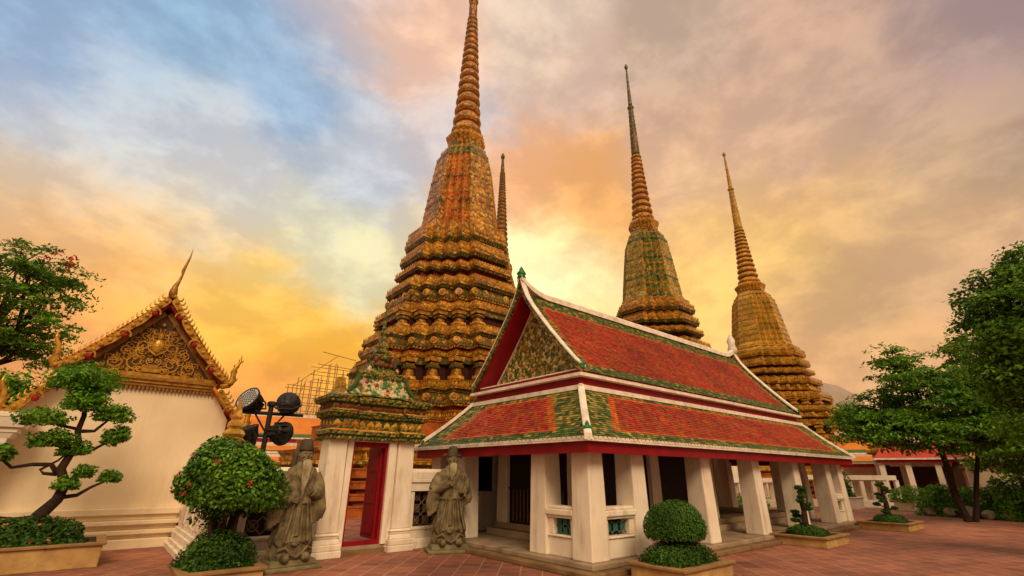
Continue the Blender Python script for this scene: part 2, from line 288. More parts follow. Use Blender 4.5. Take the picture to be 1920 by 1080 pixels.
# ------------------------------------------------------------------ mesh helpers
class MB:
    def __init__(s): s.v = []; s.f = []; s.m = []; s.mats = []
    def mi(s, m):
        m = MT[m] if isinstance(m, str) else m
        if m not in s.mats: s.mats.append(m)
        return s.mats.index(m)
    def add(s, vs, fs, m):
        o = len(s.v); k = s.mi(m)
        s.v += [tuple(v) for v in vs]
        for f in fs: s.f.append(tuple(i+o for i in f)); s.m.append(k)
    def box(s, x0, x1, y0, y1, z0, z1, m, tx=0, ty=0):
        """box; tx, ty taper the top inwards"""
        s.add([(x0,y0,z0),(x1,y0,z0),(x1,y1,z0),(x0,y1,z0),(x0+tx,y0+ty,z1),(x1-tx,y0+ty,z1),(x1-tx,y1-ty,z1),(x0+tx,y1-ty,z1)],
              [(3,2,1,0),(4,5,6,7),(0,1,5,4),(1,2,6,5),(2,3,7,6),(3,0,4,7)], m)
    def loft(s, rings, m, cap=True, closed=True):
        n = len(rings[0]); vs = [p for r in rings for p in r]; fs = []; ms = m if isinstance(m, list) else None
        for i in range(len(rings)-1):
            ff = []
            for j in range(n if closed else n-1):
                a = i*n+j; b = i*n+(j+1) % n
                ff.append((a, b, b+n, a+n))
            if ms:
                o = len(s.v)-(0 if i == 0 else len(vs)); k = s.mi(ms[i])
                if i == 0: o = len(s.v); s.v += [tuple(p) for p in vs]
                for f in ff: s.f.append(tuple(q+o for q in f)); s.m.append(k)
            else: fs += ff
        if ms:
            o = len(s.v)-len(vs)
            if cap:
                s.f.append(tuple(o+j for j in range(n))[::-1]); s.m.append(s.mi(ms[0]))
                s.f.append(tuple(o+(len(rings)-1)*n+j for j in range(n))); s.m.append(s.mi(ms[-1]))
        else:
            if cap: fs += [tuple(range(n))[::-1], tuple((len(rings)-1)*n+j for j in range(n))]
            s.add(vs, fs, m)
    def lathe(s, prof, m, cx=0, cy=0, n=20):
        rings = [[(cx+r*math.cos(2*math.pi*j/n), cy+r*math.sin(2*math.pi*j/n), z) for j in range(n)] for r, z in prof]
        s.loft(rings, m)
    def tube(s, pts, rads, m, n=8):
        pts = [Vector(p) for p in pts]
        if not isinstance(rads, (list, tuple)): rads = [rads]*len(pts)
        rings = []; prev = None
        for i, p in enumerate(pts):
            d = (pts[min(i+1, len(pts)-1)]-pts[max(i-1, 0)]).normalized()
            a = prev if prev is not None else (Vector((0, 0, 1)) if abs(d.z) < .9 else Vector((1, 0, 0)))
            u = (a-d*a.dot(d))
            if u.length < 1e-4: u = d.orthogonal()
            u.normalize(); w = d.cross(u); prev = u
            rings.append([p+(u*math.cos(2*math.pi*j/n)+w*math.sin(2*math.pi*j/n))*rads[i] for j in range(n)])
        s.loft(rings, m)
    def prism(s, poly, axis, a0, a1, m):
        """extrude a 2-D polygon along an axis: 'x' poly=(y,z), 'y' poly=(x,z), 'z' poly=(x,y)"""
        f = {'x': lambda p, a: (a, p[0], p[1]), 'y': lambda p, a: (p[0], a, p[1]), 'z': lambda p, a: (p[0], p[1], a)}[axis]
        s.loft([[f(p, a0) for p in poly], [f(p, a1) for p in poly]], m)
    def sphere(s, c, r, m, n=10, k=6):
        r = r if isinstance(r, (tuple, list)) else (r, r, r)
        rings = [[(c[0]+r[0]*math.sin(t)*math.cos(2*math.pi*j/n), c[1]+r[1]*math.sin(t)*math.sin(2*math.pi*j/n), c[2]-r[2]*math.cos(t)) for j in range(n)]
                 for t in [math.pi*(i+.02)/(k+.04) for i in range(k+1)]]
        s.loft(rings, m)
    def build(s, name, parent=None, off=(0, 0, 0), smooth=False, bevel=0):
        me = bpy.data.meshes.new(name)
        o3 = Vector(off)
        me.from_pydata([tuple(Vector(v)-o3) for v in s.v], [], s.f)
        for m in s.mats: me.materials.append(m)
        me.polygons.foreach_set('material_index', s.m)
        bm = bmesh.new(); bm.from_mesh(me); bmesh.ops.recalc_face_normals(bm, faces=bm.faces); bm.to_mesh(me); bm.free()
        if smooth: me.polygons.foreach_set('use_smooth', [True]*len(me.polygons))
        o = bpy.data.objects.new(name, me); COL.objects.link(o)
        if parent is not None: o.parent = parent
        if bevel:
            b = o.modifiers.new('bevel', 'BEVEL'); b.width = bevel; b.segments = 2; b.limit_method = 'ANGLE'
        return o

def tag(o, label, cat, group=None, kind=None):
    if label: o['label'] = label
    if cat: o['category'] = cat
    if group: o['group'] = group
    o['kind'] = kind or 'thing'
    return o
def thing(name, label, cat, loc=(0, 0, 0), rz=0, group=None):
    o = bpy.data.objects.new(name, None); COL.objects.link(o); o.location = loc; o.rotation_euler = (0, 0, rz); o.empty_display_size = .3
    return tag(o, label, cat, group)
def structure(mb, name):
    o = mb.build(name); o['kind'] = 'structure'; return o
def copy_tree(o, parent=None):
    c = o.copy(); COL.objects.link(c); c.parent = parent
    for ch in list(o.children): copy_tree(ch, c)
    return c

def leaves_mesh(name, C, size, m, parent=None, up_bias=.5, jitter=.35, aspect=.5, off=(0, 0, 0), outward=None, droop=0):
    """many small leaf blades at points C (Nx3), one mesh"""
    C = np.asarray(C, float)-np.asarray(off, float); n = len(C)
    nr = RNG.normal(size=(n, 3)); nr /= np.linalg.norm(nr, axis=1)[:, None]
    if outward is not None: nr = nr*.75+outward
    nr[:, 2] += up_bias
    nr /= np.linalg.norm(nr, axis=1)[:, None]
    d = RNG.normal(size=(n, 3)); d[:, 2] -= droop
    d -= nr*np.sum(d*nr, axis=1)[:, None]; d /= np.linalg.norm(d, axis=1)[:, None]
    t = np.cross(nr, d); L = size*(1+jitter*RNG.uniform(-1, 1, n))[:, None]; W = L*aspect
    V = np.empty((n, 4, 3)); V[:, 0] = C-d*L*.5; V[:, 1] = C+t*W*.5-nr*L*.05; V[:, 2] = C+d*L*.5; V[:, 3] = C-t*W*.5-nr*L*.05
    me = bpy.data.meshes.new(name); me.vertices.add(4*n); me.vertices.foreach_set('co', V.reshape(-1))
    me.loops.add(4*n); me.loops.foreach_set('vertex_index', np.arange(4*n, dtype=np.int32))
    me.polygons.add(n); me.polygons.foreach_set('loop_start', np.arange(0, 4*n, 4, dtype=np.int32)); me.polygons.foreach_set('loop_total', np.full(n, 4, dtype=np.int32))
    me.materials.append(MT[m]); me.update(calc_edges=True)
    o = bpy.data.objects.new(name, me); COL.objects.link(o)
    if parent is not None: o.parent = parent
    return o
def dirs(n):
    d = RNG.normal(size=(n, 3)); return d/np.linalg.norm(d, axis=1)[:, None]
def lumpy(d, seed, amp=.12, k=3.0):
    """smooth lumps on a sphere of directions"""
    r = np.random.default_rng(seed); s = np.zeros(len(d))
    for i in range(9):
        w = r.normal(size=3)*k; s += np.sin(d@w+r.uniform(0, 6.28))
    return 1+amp*s/3
def clump(n, c, r, seed, shell=.72, amp=.12, flat=None):
    """points through the outer shell of a lumpy ellipsoid"""
    d = dirs(n)
    if flat is not None: d[:, 2] = np.maximum(d[:, 2], flat+RNG.uniform(-.08, .08, n)); 
    q = lumpy(d, seed, amp)*RNG.uniform(shell, 1.0, n)**.7
    return np.asarray(c)+d*q[:, None]*np.asarray(r), d

# ------------------------------------------------------------------ ground
g = MB(); g.add([(-600, -600, 0), (900, -600, 0), (900, 900, 0), (-600, 900, 0)], [(0, 1, 2, 3)], 'ground')
structure(g, 'ground')

# ------------------------------------------------------------------ chedis
def redent(c=.36, n=4):
    """unit square plan with stepped-in corners, counter-clockwise"""
    d = (1-c)/n; q = []
    x, y = 1.0, c
    q.append((x, y))
    for i in range(n):
        x -= d; q.append((x, y)); y += d; q.append((x, y))
    pts = []
    for k in range(4):
        a = k*math.pi/2; ca, sa = round(math.cos(a)), round(math.sin(a))
        pts += [(ca*p[0]-sa*p[1], sa*p[0]+ca*p[1]) for p in q]
    return pts
PLAN = redent()
OUTER = [p for p in PLAN if any(True for _ in [0])]
def corners_out(c=.36, n=4):
    d = (1-c)/n
    q = [(1-i*d, c+i*d) for i in range(n+1)]
    r = []
    for k in range(4):
        a = k*math.pi/2; ca, sa = round(math.cos(a)), round(math.sin(a))
        r += [(ca*p[0]-sa*p[1], sa*p[0]+ca*p[1]) for p in q]
    return r
def ring_at(s, z, plan=PLAN): return [(p[0]*s, p[1]*s, z) for p in plan]
def petals(mb, s, z, h, w, out, m, plan=PLAN):
    """a row of lotus-petal bosses along the outline"""
    n = len(plan)
    for i in range(n):
        a = Vector((plan[i][0]*s, plan[i][1]*s, 0)); b = Vector((plan[(i+1) % n][0]*s, plan[(i+1) % n][1]*s, 0))
        e = b-a; l = e.length
        if l < .05: continue
        k = max(1, round(l/w)); u = e/l; nn = Vector((u.y, -u.x, 0))
        for j in range(k):
            c = a+u*(l*(j+.5)/k); hw = l/k*.44
            p0 = c-u*hw; p1 = c+u*hw
            mb.add([(*p0.xy, z), (*p1.xy, z), (*(c+u*hw*.8+nn*out*.7).xy, z+h*.55), (*(c+nn*out).xy, z+h), (*(c-u*hw*.8+nn*out*.7).xy, z+h*.55), (*(c+nn*out*.9).xy, z+h*.3)],
                   [(0, 1, 5), (1, 2, 5), (2, 3, 5), (3, 4, 5), (4, 0, 5), (0, 4, 3, 2, 1)], m)
def bell_r(f, r0, r1):
    k = r0-(r0*.255)*(min(f, .8)/.8)**1.12
    if f > .8: k = r0*.745+(r1-r0*.745)*((f-.8)/.2)**1.35
    return k*(1.04 if f < .05 else 1)
def build_chedi(name, label, loc, prof, pal, s=1.0, zs=1.0, rings=18, detail=True, rz=0, group='tall tiled pagodas'):
    """prof: list of tiers (kind, z0, z1, r0, r1)"""
    t = thing(name, label, 'pagoda', loc, rz, group)
    K = 1/1.036
    for kind, z0, z1, r0, r1 in prof:
        z0, z1, r0, r1 = z0*zs, z1*zs, r0*s*K, r1*s*K; h = z1-z0
        mb = MB()
        if kind == 'step':
            mb.loft([ring_at(r0, z0), ring_at(r0, z1-.06), ring_at(r0+.06, z1-.06), ring_at(r0+.06, z1), ring_at(r1, z1)], pal['plinth']); mb.build('step', t)
        elif kind == 'ledge':      # cyma moulding with petals
            mb.loft([ring_at(r0*.955, z0), ring_at(r0*.985, z0+h*.06), ring_at(r0, z0+h*.16), ring_at(r0, z0+h*.30), ring_at(r0*.972, z0+h*.34), ring_at((r0*.6+r1*.4)*.985, z0+h*.62), ring_at(r1*1.01, z0+h*.78), ring_at(r1*1.02, z0+h*.92), ring_at(r1*.97, z1)],
                    [pal['b'], pal['b'], pal['a'], pal['edge'], pal['a'], pal['a'], pal['edge'], pal['a']])
            if detail:
                petals(mb, r0*.985, z0+h*.36, min(h*.40, .3), .22*s, .04*s, pal['edge'])
                petals(mb, r0*.975, z0-h*.06, min(h*.2, .16), .2*s, .03*s, pal['b'])
            mb.build('moulding', t)
        elif kind == 'flower':     # band of flower bosses
            mb.loft([ring_at(r0*.97, z0), ring_at(r0, z0+h*.1), ring_at((r0+r1)/2*1.005, z0+h*.5), ring_at(r1, z0+h*.86), ring_at(r1*1.015, z1-h*.1), ring_at(r1*.97, z1)], [pal['b'], pal['b'], pal['b'], pal['a'], pal['b']])
            if detail:
                petals(mb, (r0+r1)/2*1.0, z0+h*.3, h*.40, .5*s, .06*s, pal['a'])
                petals(mb, r0*.98, z0-h*.08, h*.18, .2*s, .05*s, pal['edge'])
            if detail and z0 > 4:
                for cx, cy in corners_out()+[(1.0, y_) for y_ in (-.18, .18)]+[(x_, -1.0) for x_ in (-.18, .18)]+[(-1.0, y_) for y_ in (-.18, .18)]:
                    rm = (r0+r1)/2*1.012; a = math.atan2(cy, cx) if abs(cx) < .99 and abs(cy) < .99 else (0 if cx > .99 else math.pi if cx < -.99 else -math.pi/2)
                    c_ = Vector((cx*rm, cy*rm, z0+h*.5)); nx = Vector((math.cos(a), math.sin(a), 0)); tx = Vector((-nx.y, nx.x, 0))
                    for rad_, dep, mm in ((h*.30, .03, 'chedi_gold'), (h*.19, .05, pal['a']), (h*.10, .07, 'chedi_gold')):
                        ring = [c_+tx*(rad_*math.cos(q))+Vector((0, 0, rad_*math.sin(q)))+nx*dep for q in np.linspace(0, 2*math.pi, 9)[:-1]]
                        back = [p-nx*(dep+.1) for p in ring]; mb.loft([back, ring], mm)
            mb.build('flower_band', t)
        elif kind == 'gap':
            mb.loft([ring_at(r0, z0-.05), ring_at(r1, z1+.05)], pal['red']); mb.build('red_band', t)
        elif kind == 'niche':
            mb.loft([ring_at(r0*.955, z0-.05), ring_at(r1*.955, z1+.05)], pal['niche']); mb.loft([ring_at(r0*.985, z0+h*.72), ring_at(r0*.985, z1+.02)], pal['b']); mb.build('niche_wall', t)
            first = None
            for cx, cy in corners_out():
                w = .27*s
                px, py = cx*r0*.985-math.copysign(w*.8, cx), cy*r0*.985-math.copysign(w*.8, cy)
                if first is None:
                    p = MB(); p.box(-w*1.1, w*1.1, -w*1.1, w*1.1, 0, h*.14, pal['edge']); p.box(-w*.8, w*.8, -w*.8, w*.8, h*.14, h*.5, pal['a'], .04, .04)
                    p.box(-w, w, -w, w, h*.5, h*.62, pal['b']); p.box(-w*.8, w*.8, -w*.8, w*.8, h*.62, h*.8, pal['a']); p.box(-w*1.05, w*1.05, -w*1.05, w*1.05, h*.8, h, pal['edge'], -.03, -.03)
                    first = p.build('niche_pillar', t); q = first
                else:
                    q = first.copy(); COL.objects.link(q); q.parent = t
                q.location = (px, py, z0)
        elif kind == 'bell':
            pl = redent(.40, 4); rr = []
            nst = 26
            for i in range(nst+1):
                f = i/nst
                sc = bell_r(f, r0, r1)
                rr.append(ring_at(sc, z0+h*f, pl))
            n = len(pl); mb.v = [p for r in rr for p in r]
            for i in range(nst):
                for j in range(n):
                    k = j % (n//4)
                    top = i >= nst-5
                    face = 'bella' if k == n//4-1 or k in (0, 7) else 'bell'
                    mm = pal['belltop'] if top else pal.get(face, pal['a'])
                    mb.f.append((i*n+j, i*n+(j+1) % n, (i+1)*n+(j+1) % n, (i+1)*n+j)); mb.m.append(mb.mi(mm))
            mb.f.append(tuple(nst*n+j for j in range(n))); mb.m.append(mb.mi(pal['a']))
            if detail:
                for i in range(1, 11):
                    f = i/11.0; sc = bell_r(f, r0, r1)
                    petals(mb, sc*.995, z0+h*f, h*.036, .2*s, .05*s, pal['edge'] if i % 3 else pal['bellboss'], pl)
            mb.build('bell', t)
        elif kind == 'throne':
            pl = redent(.42, 3)
            mb.loft([ring_at(r0*.92, z0, pl), ring_at(r0*.86, z0+h*.15, pl), ring_at(r0*.9, z0+h*.4, pl), ring_at(r1, z0+h*.6, pl), ring_at(r1*1.03, z0+h*.8, pl), ring_at(r1*.86, z1, pl)], [pal['red'], pal['a'], pal['edge'], pal['a'], pal['edge']])
            if detail: petals(mb, r1*.99, z0+h*.58, h*.25, .24*s, .07*s, pal['edge'], pl)
            mb.build('throne', t)
        elif kind == 'rings':
            rr0, rr1 = r0/K, r1/K; z = z0; tot = sum(.955**i for i in range(rings))
            for i in range(rings):
                hh = h*(.955**i)/tot; f = (z-z0)/h; r = rr0+(rr1-rr0)*f**.86
                rb = MB(); rb.lathe([(r*.80, z), (r*.86, z+hh*.12), (r*.98, z+hh*.28), (r*1.0, z+hh*.42), (r*.96, z+hh*.62), (r*.84, z+hh*.80), (r*.76, z+hh*.95), (r*.76, z+hh)], [pal['red'], pal['edge'], pal['a'], pal['a'], pal['a'], pal['edge'], pal['red']], n=20)
                rb.build('spire_ring', t, smooth=False); z += hh
        elif kind == 'spire':
            rr0, rr1 = r0/K, r1/K
            mb.lathe([(rr0, z0)]+[v for i in range(10) for v in ((rr0+(rr1-rr0)*(i+.5)/10.5, z0+h*(i+.5)/10.5), (rr0*1.06+(rr1*1.06-rr0)*(i+.55)/10.5, z0+h*(i+.75)/10.5))]+[(rr1, z1)], pal['spire'], n=14); mb.build('spire', t, smooth=True)
        elif kind == 'knob':
            rr0 = r0/K
            mb.lathe([(rr0*.5, z0), (rr0*.8, z0+h*.2), (rr0, z0+h*.45), (rr0, z0+h*.6), (rr0*.6, z0+h*.8), (rr0*.45, z1)], pal['spire'], n=14); mb.build('knob', t, smooth=True)
    return t
BODY = [('step', 0, .42, 9.5, 9.3), ('gap', .42, .60, 9.0, 9.0), ('step', .60, .86, 9.25, 9.1), ('gap', .86, 1.04, 8.85, 8.85), ('step', 1.04, 1.34, 9.15, 9.0), ('gap', 1.34, 1.46, 8.8, 8.8), ('step', 1.46, 1.84, 9.05, 8.9), ('ledge', 1.86, 2.75, 8.85, 8.7), ('step', 2.75, 3.2, 8.0, 7.6), ('step', 3.2, 3.95, 7.4, 6.8),
        ('ledge', 3.98, 4.5, 6.6, 6.45), ('gap', 4.5, 4.78, 5.9, 5.9), ('flower', 4.78, 5.46, 6.28, 6.12), ('ledge', 5.48, 6.1, 6.12, 5.92), ('niche', 6.1, 7.24, 5.84, 5.7),
        ('ledge', 7.24, 7.62, 5.8, 5.6), ('gap', 7.62, 7.84, 5.2, 5.15), ('flower', 7.84, 8.48, 5.55, 5.35), ('ledge', 8.48, 9.24, 5.48, 5.05), ('niche', 9.24, 9.98, 4.92, 4.8),
        ('ledge', 9.98, 10.72, 4.95, 4.55), ('gap', 10.72, 10.94, 4.2, 4.15), ('flower', 10.94, 11.66, 4.35, 4.2), ('ledge', 11.66, 12.58, 4.45, 4.0), ('gap', 12.58, 12.94, 3.62, 3.55),
        ('ledge', 12.94, 13.62, 4.05, 3.7), ('gap', 13.62, 13.92, 3.4, 3.35), ('ledge', 13.92, 15.1, 3.82, 3.42), ('ledge', 15.1, 16.45, 3.62, 3.42),
        ('bell', 16.4, 24.0, 2.72, 1.40), ('throne', 24.0, 25.35, 1.46, 1.42)]
PAL = dict(a='chedi_ochre', b='chedi_dark', edge='chedi_gold', red='chedi_red', niche='niche', bell='chedi_orange', belltop='chedi_green', bellboss='chedi_ochre', spire='chedi_ochre', plinth='chedi_plinth')
build_chedi('pagoda', 'tallest and nearest tiled pagoda, orange and ochre, rising directly behind the gate', (15.61, 24.44, 0),
            BODY+[('rings', 25.35, 38.3, 1.18, .42), ('spire', 38.3, 39.9, .34, .31), ('knob', 39.8, 40.7, .42, .4), ('spire', 40.6, 46.6, .26, .06), ('knob', 46.4, 47.1, .14, .1)], PAL, rings=17)
PALg = dict(PAL, a='chedi_ochre', b='chedi_dark', bell='chedi_green', edge='chedi_gold', belltop='chedi_green', bellboss='chedi_green', spire='chedi_dark', bella='chedi_greengold')
CUTS = {'gap': (.86, .86), 'ledge': (1.0, .93), 'flower': (.96, .94)}
BODY2 = [(k_, z0_, z1_, a_*CUTS.get(k_, (1, 1))[0], b_*CUTS.get(k_, (1, 1))[1]) for k_, z0_, z1_, a_, b_ in BODY]
SH = [('rings', 25.35, 33.6, 1.12, .52), ('spire', 33.6, 39.9, .44, .25), ('knob', 39.8, 40.5, .36, .36), ('spire', 40.4, 46.0, .22, .08), ('knob', 45.9, 46.7, .2, .1)]
d2 = 43.0/39.0
build_chedi('pagoda', 'pagoda with a green tiled bell, standing behind the middle of the pavilion roof', (32.88*d2, 20.98*d2, 0), BODY2+SH, PALg, s=1.0, zs=.992, rings=13)
PALy = dict(PAL, a='chedi_yellow', b='chedi_gold', bell='chedi_yellow', edge='chedi_gold', belltop='chedi_yellow', bellboss='chedi_gold', spire='chedi_yellow')
d3 = 56.0/52.0
build_chedi('pagoda', 'golden yellow pagoda at the right, beyond the far end of the pavilion roof', (48.41*d3, 18.99*d3, 0), BODY2+SH, PALy, s=1.05, zs=.862, rings=13)
# the slim spire just right of the main pagoda
build_chedi('pagoda', 'slim dark spire showing just to the right of the tallest pagoda', (32.13, 40.88, 0),
            [('step', 0, 3, 7, 6.6), ('ledge', 3, 8, 6, 5), ('ledge', 8, 14, 4.6, 3.4), ('bell', 14, 24, 2.6, 1.4), ('throne', 24, 25.4, 1.5, 1.4), ('rings', 25.4, 39.0, 1.02, .34), ('spire', 39, 41.2, .26, .14), ('knob', 41.0, 42.0, .28, .2)],
            dict(PAL, a='chedi_dark', spire='chedi_dark'), rings=26, detail=False)

# ------------------------------------------------------------------ tiled roofs
def tile_patch(mb, P, ulen, vlen, zone, tw=.15, th=.125, lift=.016):
    """overlapping roof tiles laid over the surface P(u,v) (metres, v=0 at the ridge, growing down); zone(u,v)->material"""
    nv = max(2, int(vlen/th)); nu = max(2, int(ulen/tw))
    for i in range(nv):
        for j in range(nu):
            u0 = ulen*(j+(.5 if i % 2 else 0)-.5)/nu; u1 = u0+ulen/nu*.97
            u0 = max(u0, 0); u1 = min(u1, ulen)
            if u1-u0 < .02: continue
            v0 = vlen*(i-.25)/nv; v1 = vlen*(i+1)/nv
            v0 = max(v0, 0)
            m = zone((u0+u1)/2, (v0+v1)/2)
            if m is None: continue
            a, b, c, d = P(u0, v0), P(u1, v0), P(u1, v1), P(u0, v1)
            nrm = (b-a).cross(d-a).normalized()
            if nrm.z < 0: nrm = -nrm
            l = lift*random.uniform(.8, 1.25)
            c2, d2_, t1, t2 = c+nrm*l, d+nrm*l, a+nrm*.004, b+nrm*.004
            mb.add([t1, t2, c2, d2_, c-nrm*.004, d-nrm*.004], [(0, 1, 2, 3), (3, 2, 4, 5), (0, 3, 5), (1, 4, 2)], m)

# ------------------------------------------------------------------ pavilion
X0, X1, Y0, Y1 = 7.25, 21.45, 6.40, 12.27           # column faces
EX0, EX1, EY0, EY1 = 6.90, 21.8, 6.05, 12.62        # lower eave
W = 1.17; EZ, TZ = 2.33, 3.52                       # lower roof: run, eave and top heights
UX0, UX1, UY0, UY1 = 8.05, 20.65, 7.20, 11.47       # upper eave
YC = 9.335
LOC = (7.25, 6.4, 0)
pav = thing('pavilion', 'open white-columned pavilion with red and green tiled double roof and red fascia', 'pavilion', LOC)
mb = MB(); mb.box(X0-.34, X1+.40, Y0-.30, Y1+.2, 0, .10, 'kerb'); mb.box(X0-.14, X1+.20, Y0-.12, Y1+.1, .10, .20, 'stonefloor')
mb.build('platform', pav, LOC, bevel=.02)
mb = MB(); mb.box(8.35, 20.3, 7.55, 11.05, .20, .36, 'stonefloor'); mb.box(8.55, 20.1, 7.75, 10.95, .36, .50, 'stonefloor'); mb.build('inner_platform', pav, LOC, bevel=.015)
def column(x, y, w=.50, h=2.22, z=.20):
    c = MB(); c.box(x, x+w, y, y+w, z, z+h, 'white', .035, .035)
    o = c.build('column', pav, LOC, bevel=.02); return o
cxs = [7.25, 8.62, 11.40, 14.18, 16.96, 19.74, 20.95]
for x in cxs: column(x, Y0)
for y in (7.60, 10.57, 11.77): column(7.25, y)
for y in (7.60, 10.57, 11.77): column(20.95, y)
# inner row of pillars and the dark panelled room
for x in (8.55, 11.35, 14.2, 17.0, 19.6):
    for y in (7.82, 10.45):
        c = MB(); c.box(x, x+.42, y, y+.42, .5, 2.9, 'white', .02, .02); c.build('inner_pillar', pav, LOC, bevel=.015)
pan = MB()
pan.box(8.70, 14.4, 7.95, 8.03, .5, 2.9, 'dark'); pan.box(8.70, 14.4, 10.55, 10.63, .5, 2.9, 'dark'); pan.box(8.66, 8.74, 8.24, 10.45, .5, 2.9, 'dark'); pan.box(14.3, 14.38, 8.24, 10.45, .5, 2.9, 'dark')
for y in np.arange(8.4, 10.3, .14): pan.box(8.60, 8.63, y, y+.03, .55, 1.30, 'lattice_brown')
pan.box(8.59, 8.65, 8.3, 10.4, 1.30, 1.36, 'dark')
pan.build('timber_screen', pav, LOC)
mb = MB()
mb.box(8.1, 8.63, 11.9, 12.1, .2, 2.4, 'white'); mb.box(8.63, 9.28, 11.9, 12.1, .2, 1.2, 'white'); mb.box(8.63, 9.28, 11.9, 12.1, 2.15, 2.4, 'white'); mb.box(9.28, 15.2, 11.9, 12.1, .2, 2.4, 'white'); mb.box(8.63, 9.28, 12.05, 12.09, 1.2, 2.15, 'dark')
mb.build('back_wall', pav, LOC)
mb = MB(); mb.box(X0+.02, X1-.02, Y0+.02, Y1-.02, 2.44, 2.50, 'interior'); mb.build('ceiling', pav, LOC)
# low balustrade panels with teal lattice in the end bays
def lattice(mb, P, w, h, m, n=3):
    """ring-and-diamond grille on the plane P(u,v)"""
    cell = w/n
    for i in range(n):
        cx = cell*(i+.5)
        for k in range(max(1, round(h/cell))):
            cy = h*(k+.5)/max(1, round(h/cell)); r = min(cell, h)*.30
            pts = [P(cx+r*math.cos(a), cy+r*math.sin(a)) for a in np.linspace(0, 2*math.pi, 13)]
            mb.tube(pts, .014, m, 5)
            for s in (-1, 1):
                mb.tube([P(cx-cell*.5, cy-s*min(cell, h)*.5), P(cx, cy), P(cx+cell*.5, cy+s*min(cell, h)*.5)], .013, m, 5)
            rr = r*.45; mb.tube([P(cx-rr, cy), P(cx, cy+rr), P(cx+rr, cy), P(cx, cy-rr), P(cx-rr, cy)], .012, m, 5)
def low_panel(x0, x1, y0, y1, along):
    """low plastered wall with cap rail and a grille window"""
    d = thing_part('balustrade_panel')
def balustrade(axis, a0, a1, c):
    L = a1-a0
    f = (lambda u, v, d: (a0+u, c+d, v)) if axis == 'x' else (lambda u, v, d: (c+d, a0+u, v))
    def bx(mb, u0, u1, d0, d1, z0, z1, m):
        p = f(u0, z0, d0); q = f(u1, z1, d1); mb.box(min(p[0], q[0]), max(p[0], q[0]), min(p[1], q[1]), max(p[1], q[1]), z0, z1, m)
    b = MB(); bx(b, 0, L, .06, .30, .20, .54, 'white'); bx(b, 0, L, .03, .33, .54, .58, 'white')
    bx(b, 0, .12, .06, .30, .58, .88, 'white'); bx(b, L-.16, L, .06, .30, .58, .88, 'white')
    bx(b, 0, L, .02, .34, .88, .93, 'white'); bx(b, 0, L, -.02, .38, .93, 1.04, 'white'); bx(b, 0, L, .04, .32, 1.04, 1.10, 'white')
    o = b.build('balustrade', pav, LOC, bevel=.02)
    l = MB(); lattice(l, lambda u, v: Vector(f(.12+u, .58+v, .16)), L-.28, .30, 'lattice_green', 3)
    l.build('lattice', o)
    o.children[-1].data.transform(Matrix.Translation(-Vector(LOC)))
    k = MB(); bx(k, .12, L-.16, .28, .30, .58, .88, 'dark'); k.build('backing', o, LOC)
balustrade('x', 7.73, 8.66, Y0+.02)
balustrade('y', 6.88, 7.62, X0+.02)
balustrade('x', 20.24, 20.97, Y0+.02)

# lower roof ring
HX = lambda v: v
def zl(t): return EZ+(TZ-EZ)*t-.05*math.sin(math.pi*t)      # t: 0 eave, 1 top; slight sag
SL = math.hypot(W, TZ-EZ)
roof = MB()
def lower_zone(L):
    def z(u, v):
        dv = SL-v                       # distance up from the eave
        inset = W*dv/SL                 # the hip line at this height
        if u < inset or u > L-inset: return None
        e = min(u-inset, L-inset-u)
        if dv < .30: return 'greenroof' if random.random() < .72 else 'yellowroof'
        if v < .14: return 'yellowroof' if random.random() < .5 else 'greenroof'
        wob = .80+.15*dv/SL
        if e < wob: return 'yellowroof' if random.random() < .55 else 'greenroof'
        if e < wob+.17 or dv < .38 or v < .24: return 'orangeroof'
        return 'redroof'
    return z
def Pf(side):
    def P(u, v):
        t = 1-v/SL; z = zl(t); i = W*t
        if side == 's': return Vector((EX0+u, EY0+i, z))
        if side == 'n': return Vector((EX1-u, EY1-i, z))
        if side == 'w': return Vector((EX0+i, EY1-u, z))
        return Vector((EX1-i, EY0+u, z))
    return P
for side, L in (('s', EX1-EX0), ('w', EY1-EY0), ('n', EX1-EX0), ('e', EY1-EY0)):
    tile_patch(roof, Pf(side), L, SL, lower_zone(L), tw=.11 if side in 'sw' else .5, th=.072 if side in 'sw' else .3)
# decking below the tiles
def ringpts(i, z): return [(EX0+i, EY0+i, z), (EX1-i, EY0+i, z), (EX1-i, EY1-i, z), (EX0+i, EY1-i, z)]
dk = [ringpts(W*t, zl(t)-.02) for t in np.linspace(0, 1, 7)]
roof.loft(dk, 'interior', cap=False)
lr = roof.build('lower_roof', pav, LOC)
tr = MB()
for i in range(2):
    pass
def frame(mb, i0, i1, z0, z1, m):
    """rectangular ring between inset i0 (outer) and i1 (inner)"""
    a, b = ringpts(i0, z0), ringpts(i1, z0); c, d = ringpts(i0, z1), ringpts(i1, z1)
    vs = a+b+c+d; fs = []
    for k in range(4):
        n = (k+1) % 4
        fs += [(k, n, 8+n, 8+k), (4+k, 12+k, 12+n, 4+n), (8+k, 8+n, 12+n, 12+k), (k, 4+k, 4+n, n)]
    mb.add(vs, fs, m)
tr = MB(); frame(tr, -.035, .05, EZ-.055, EZ+.012, 'trim'); tr.build('eave_trim', lr, LOC)
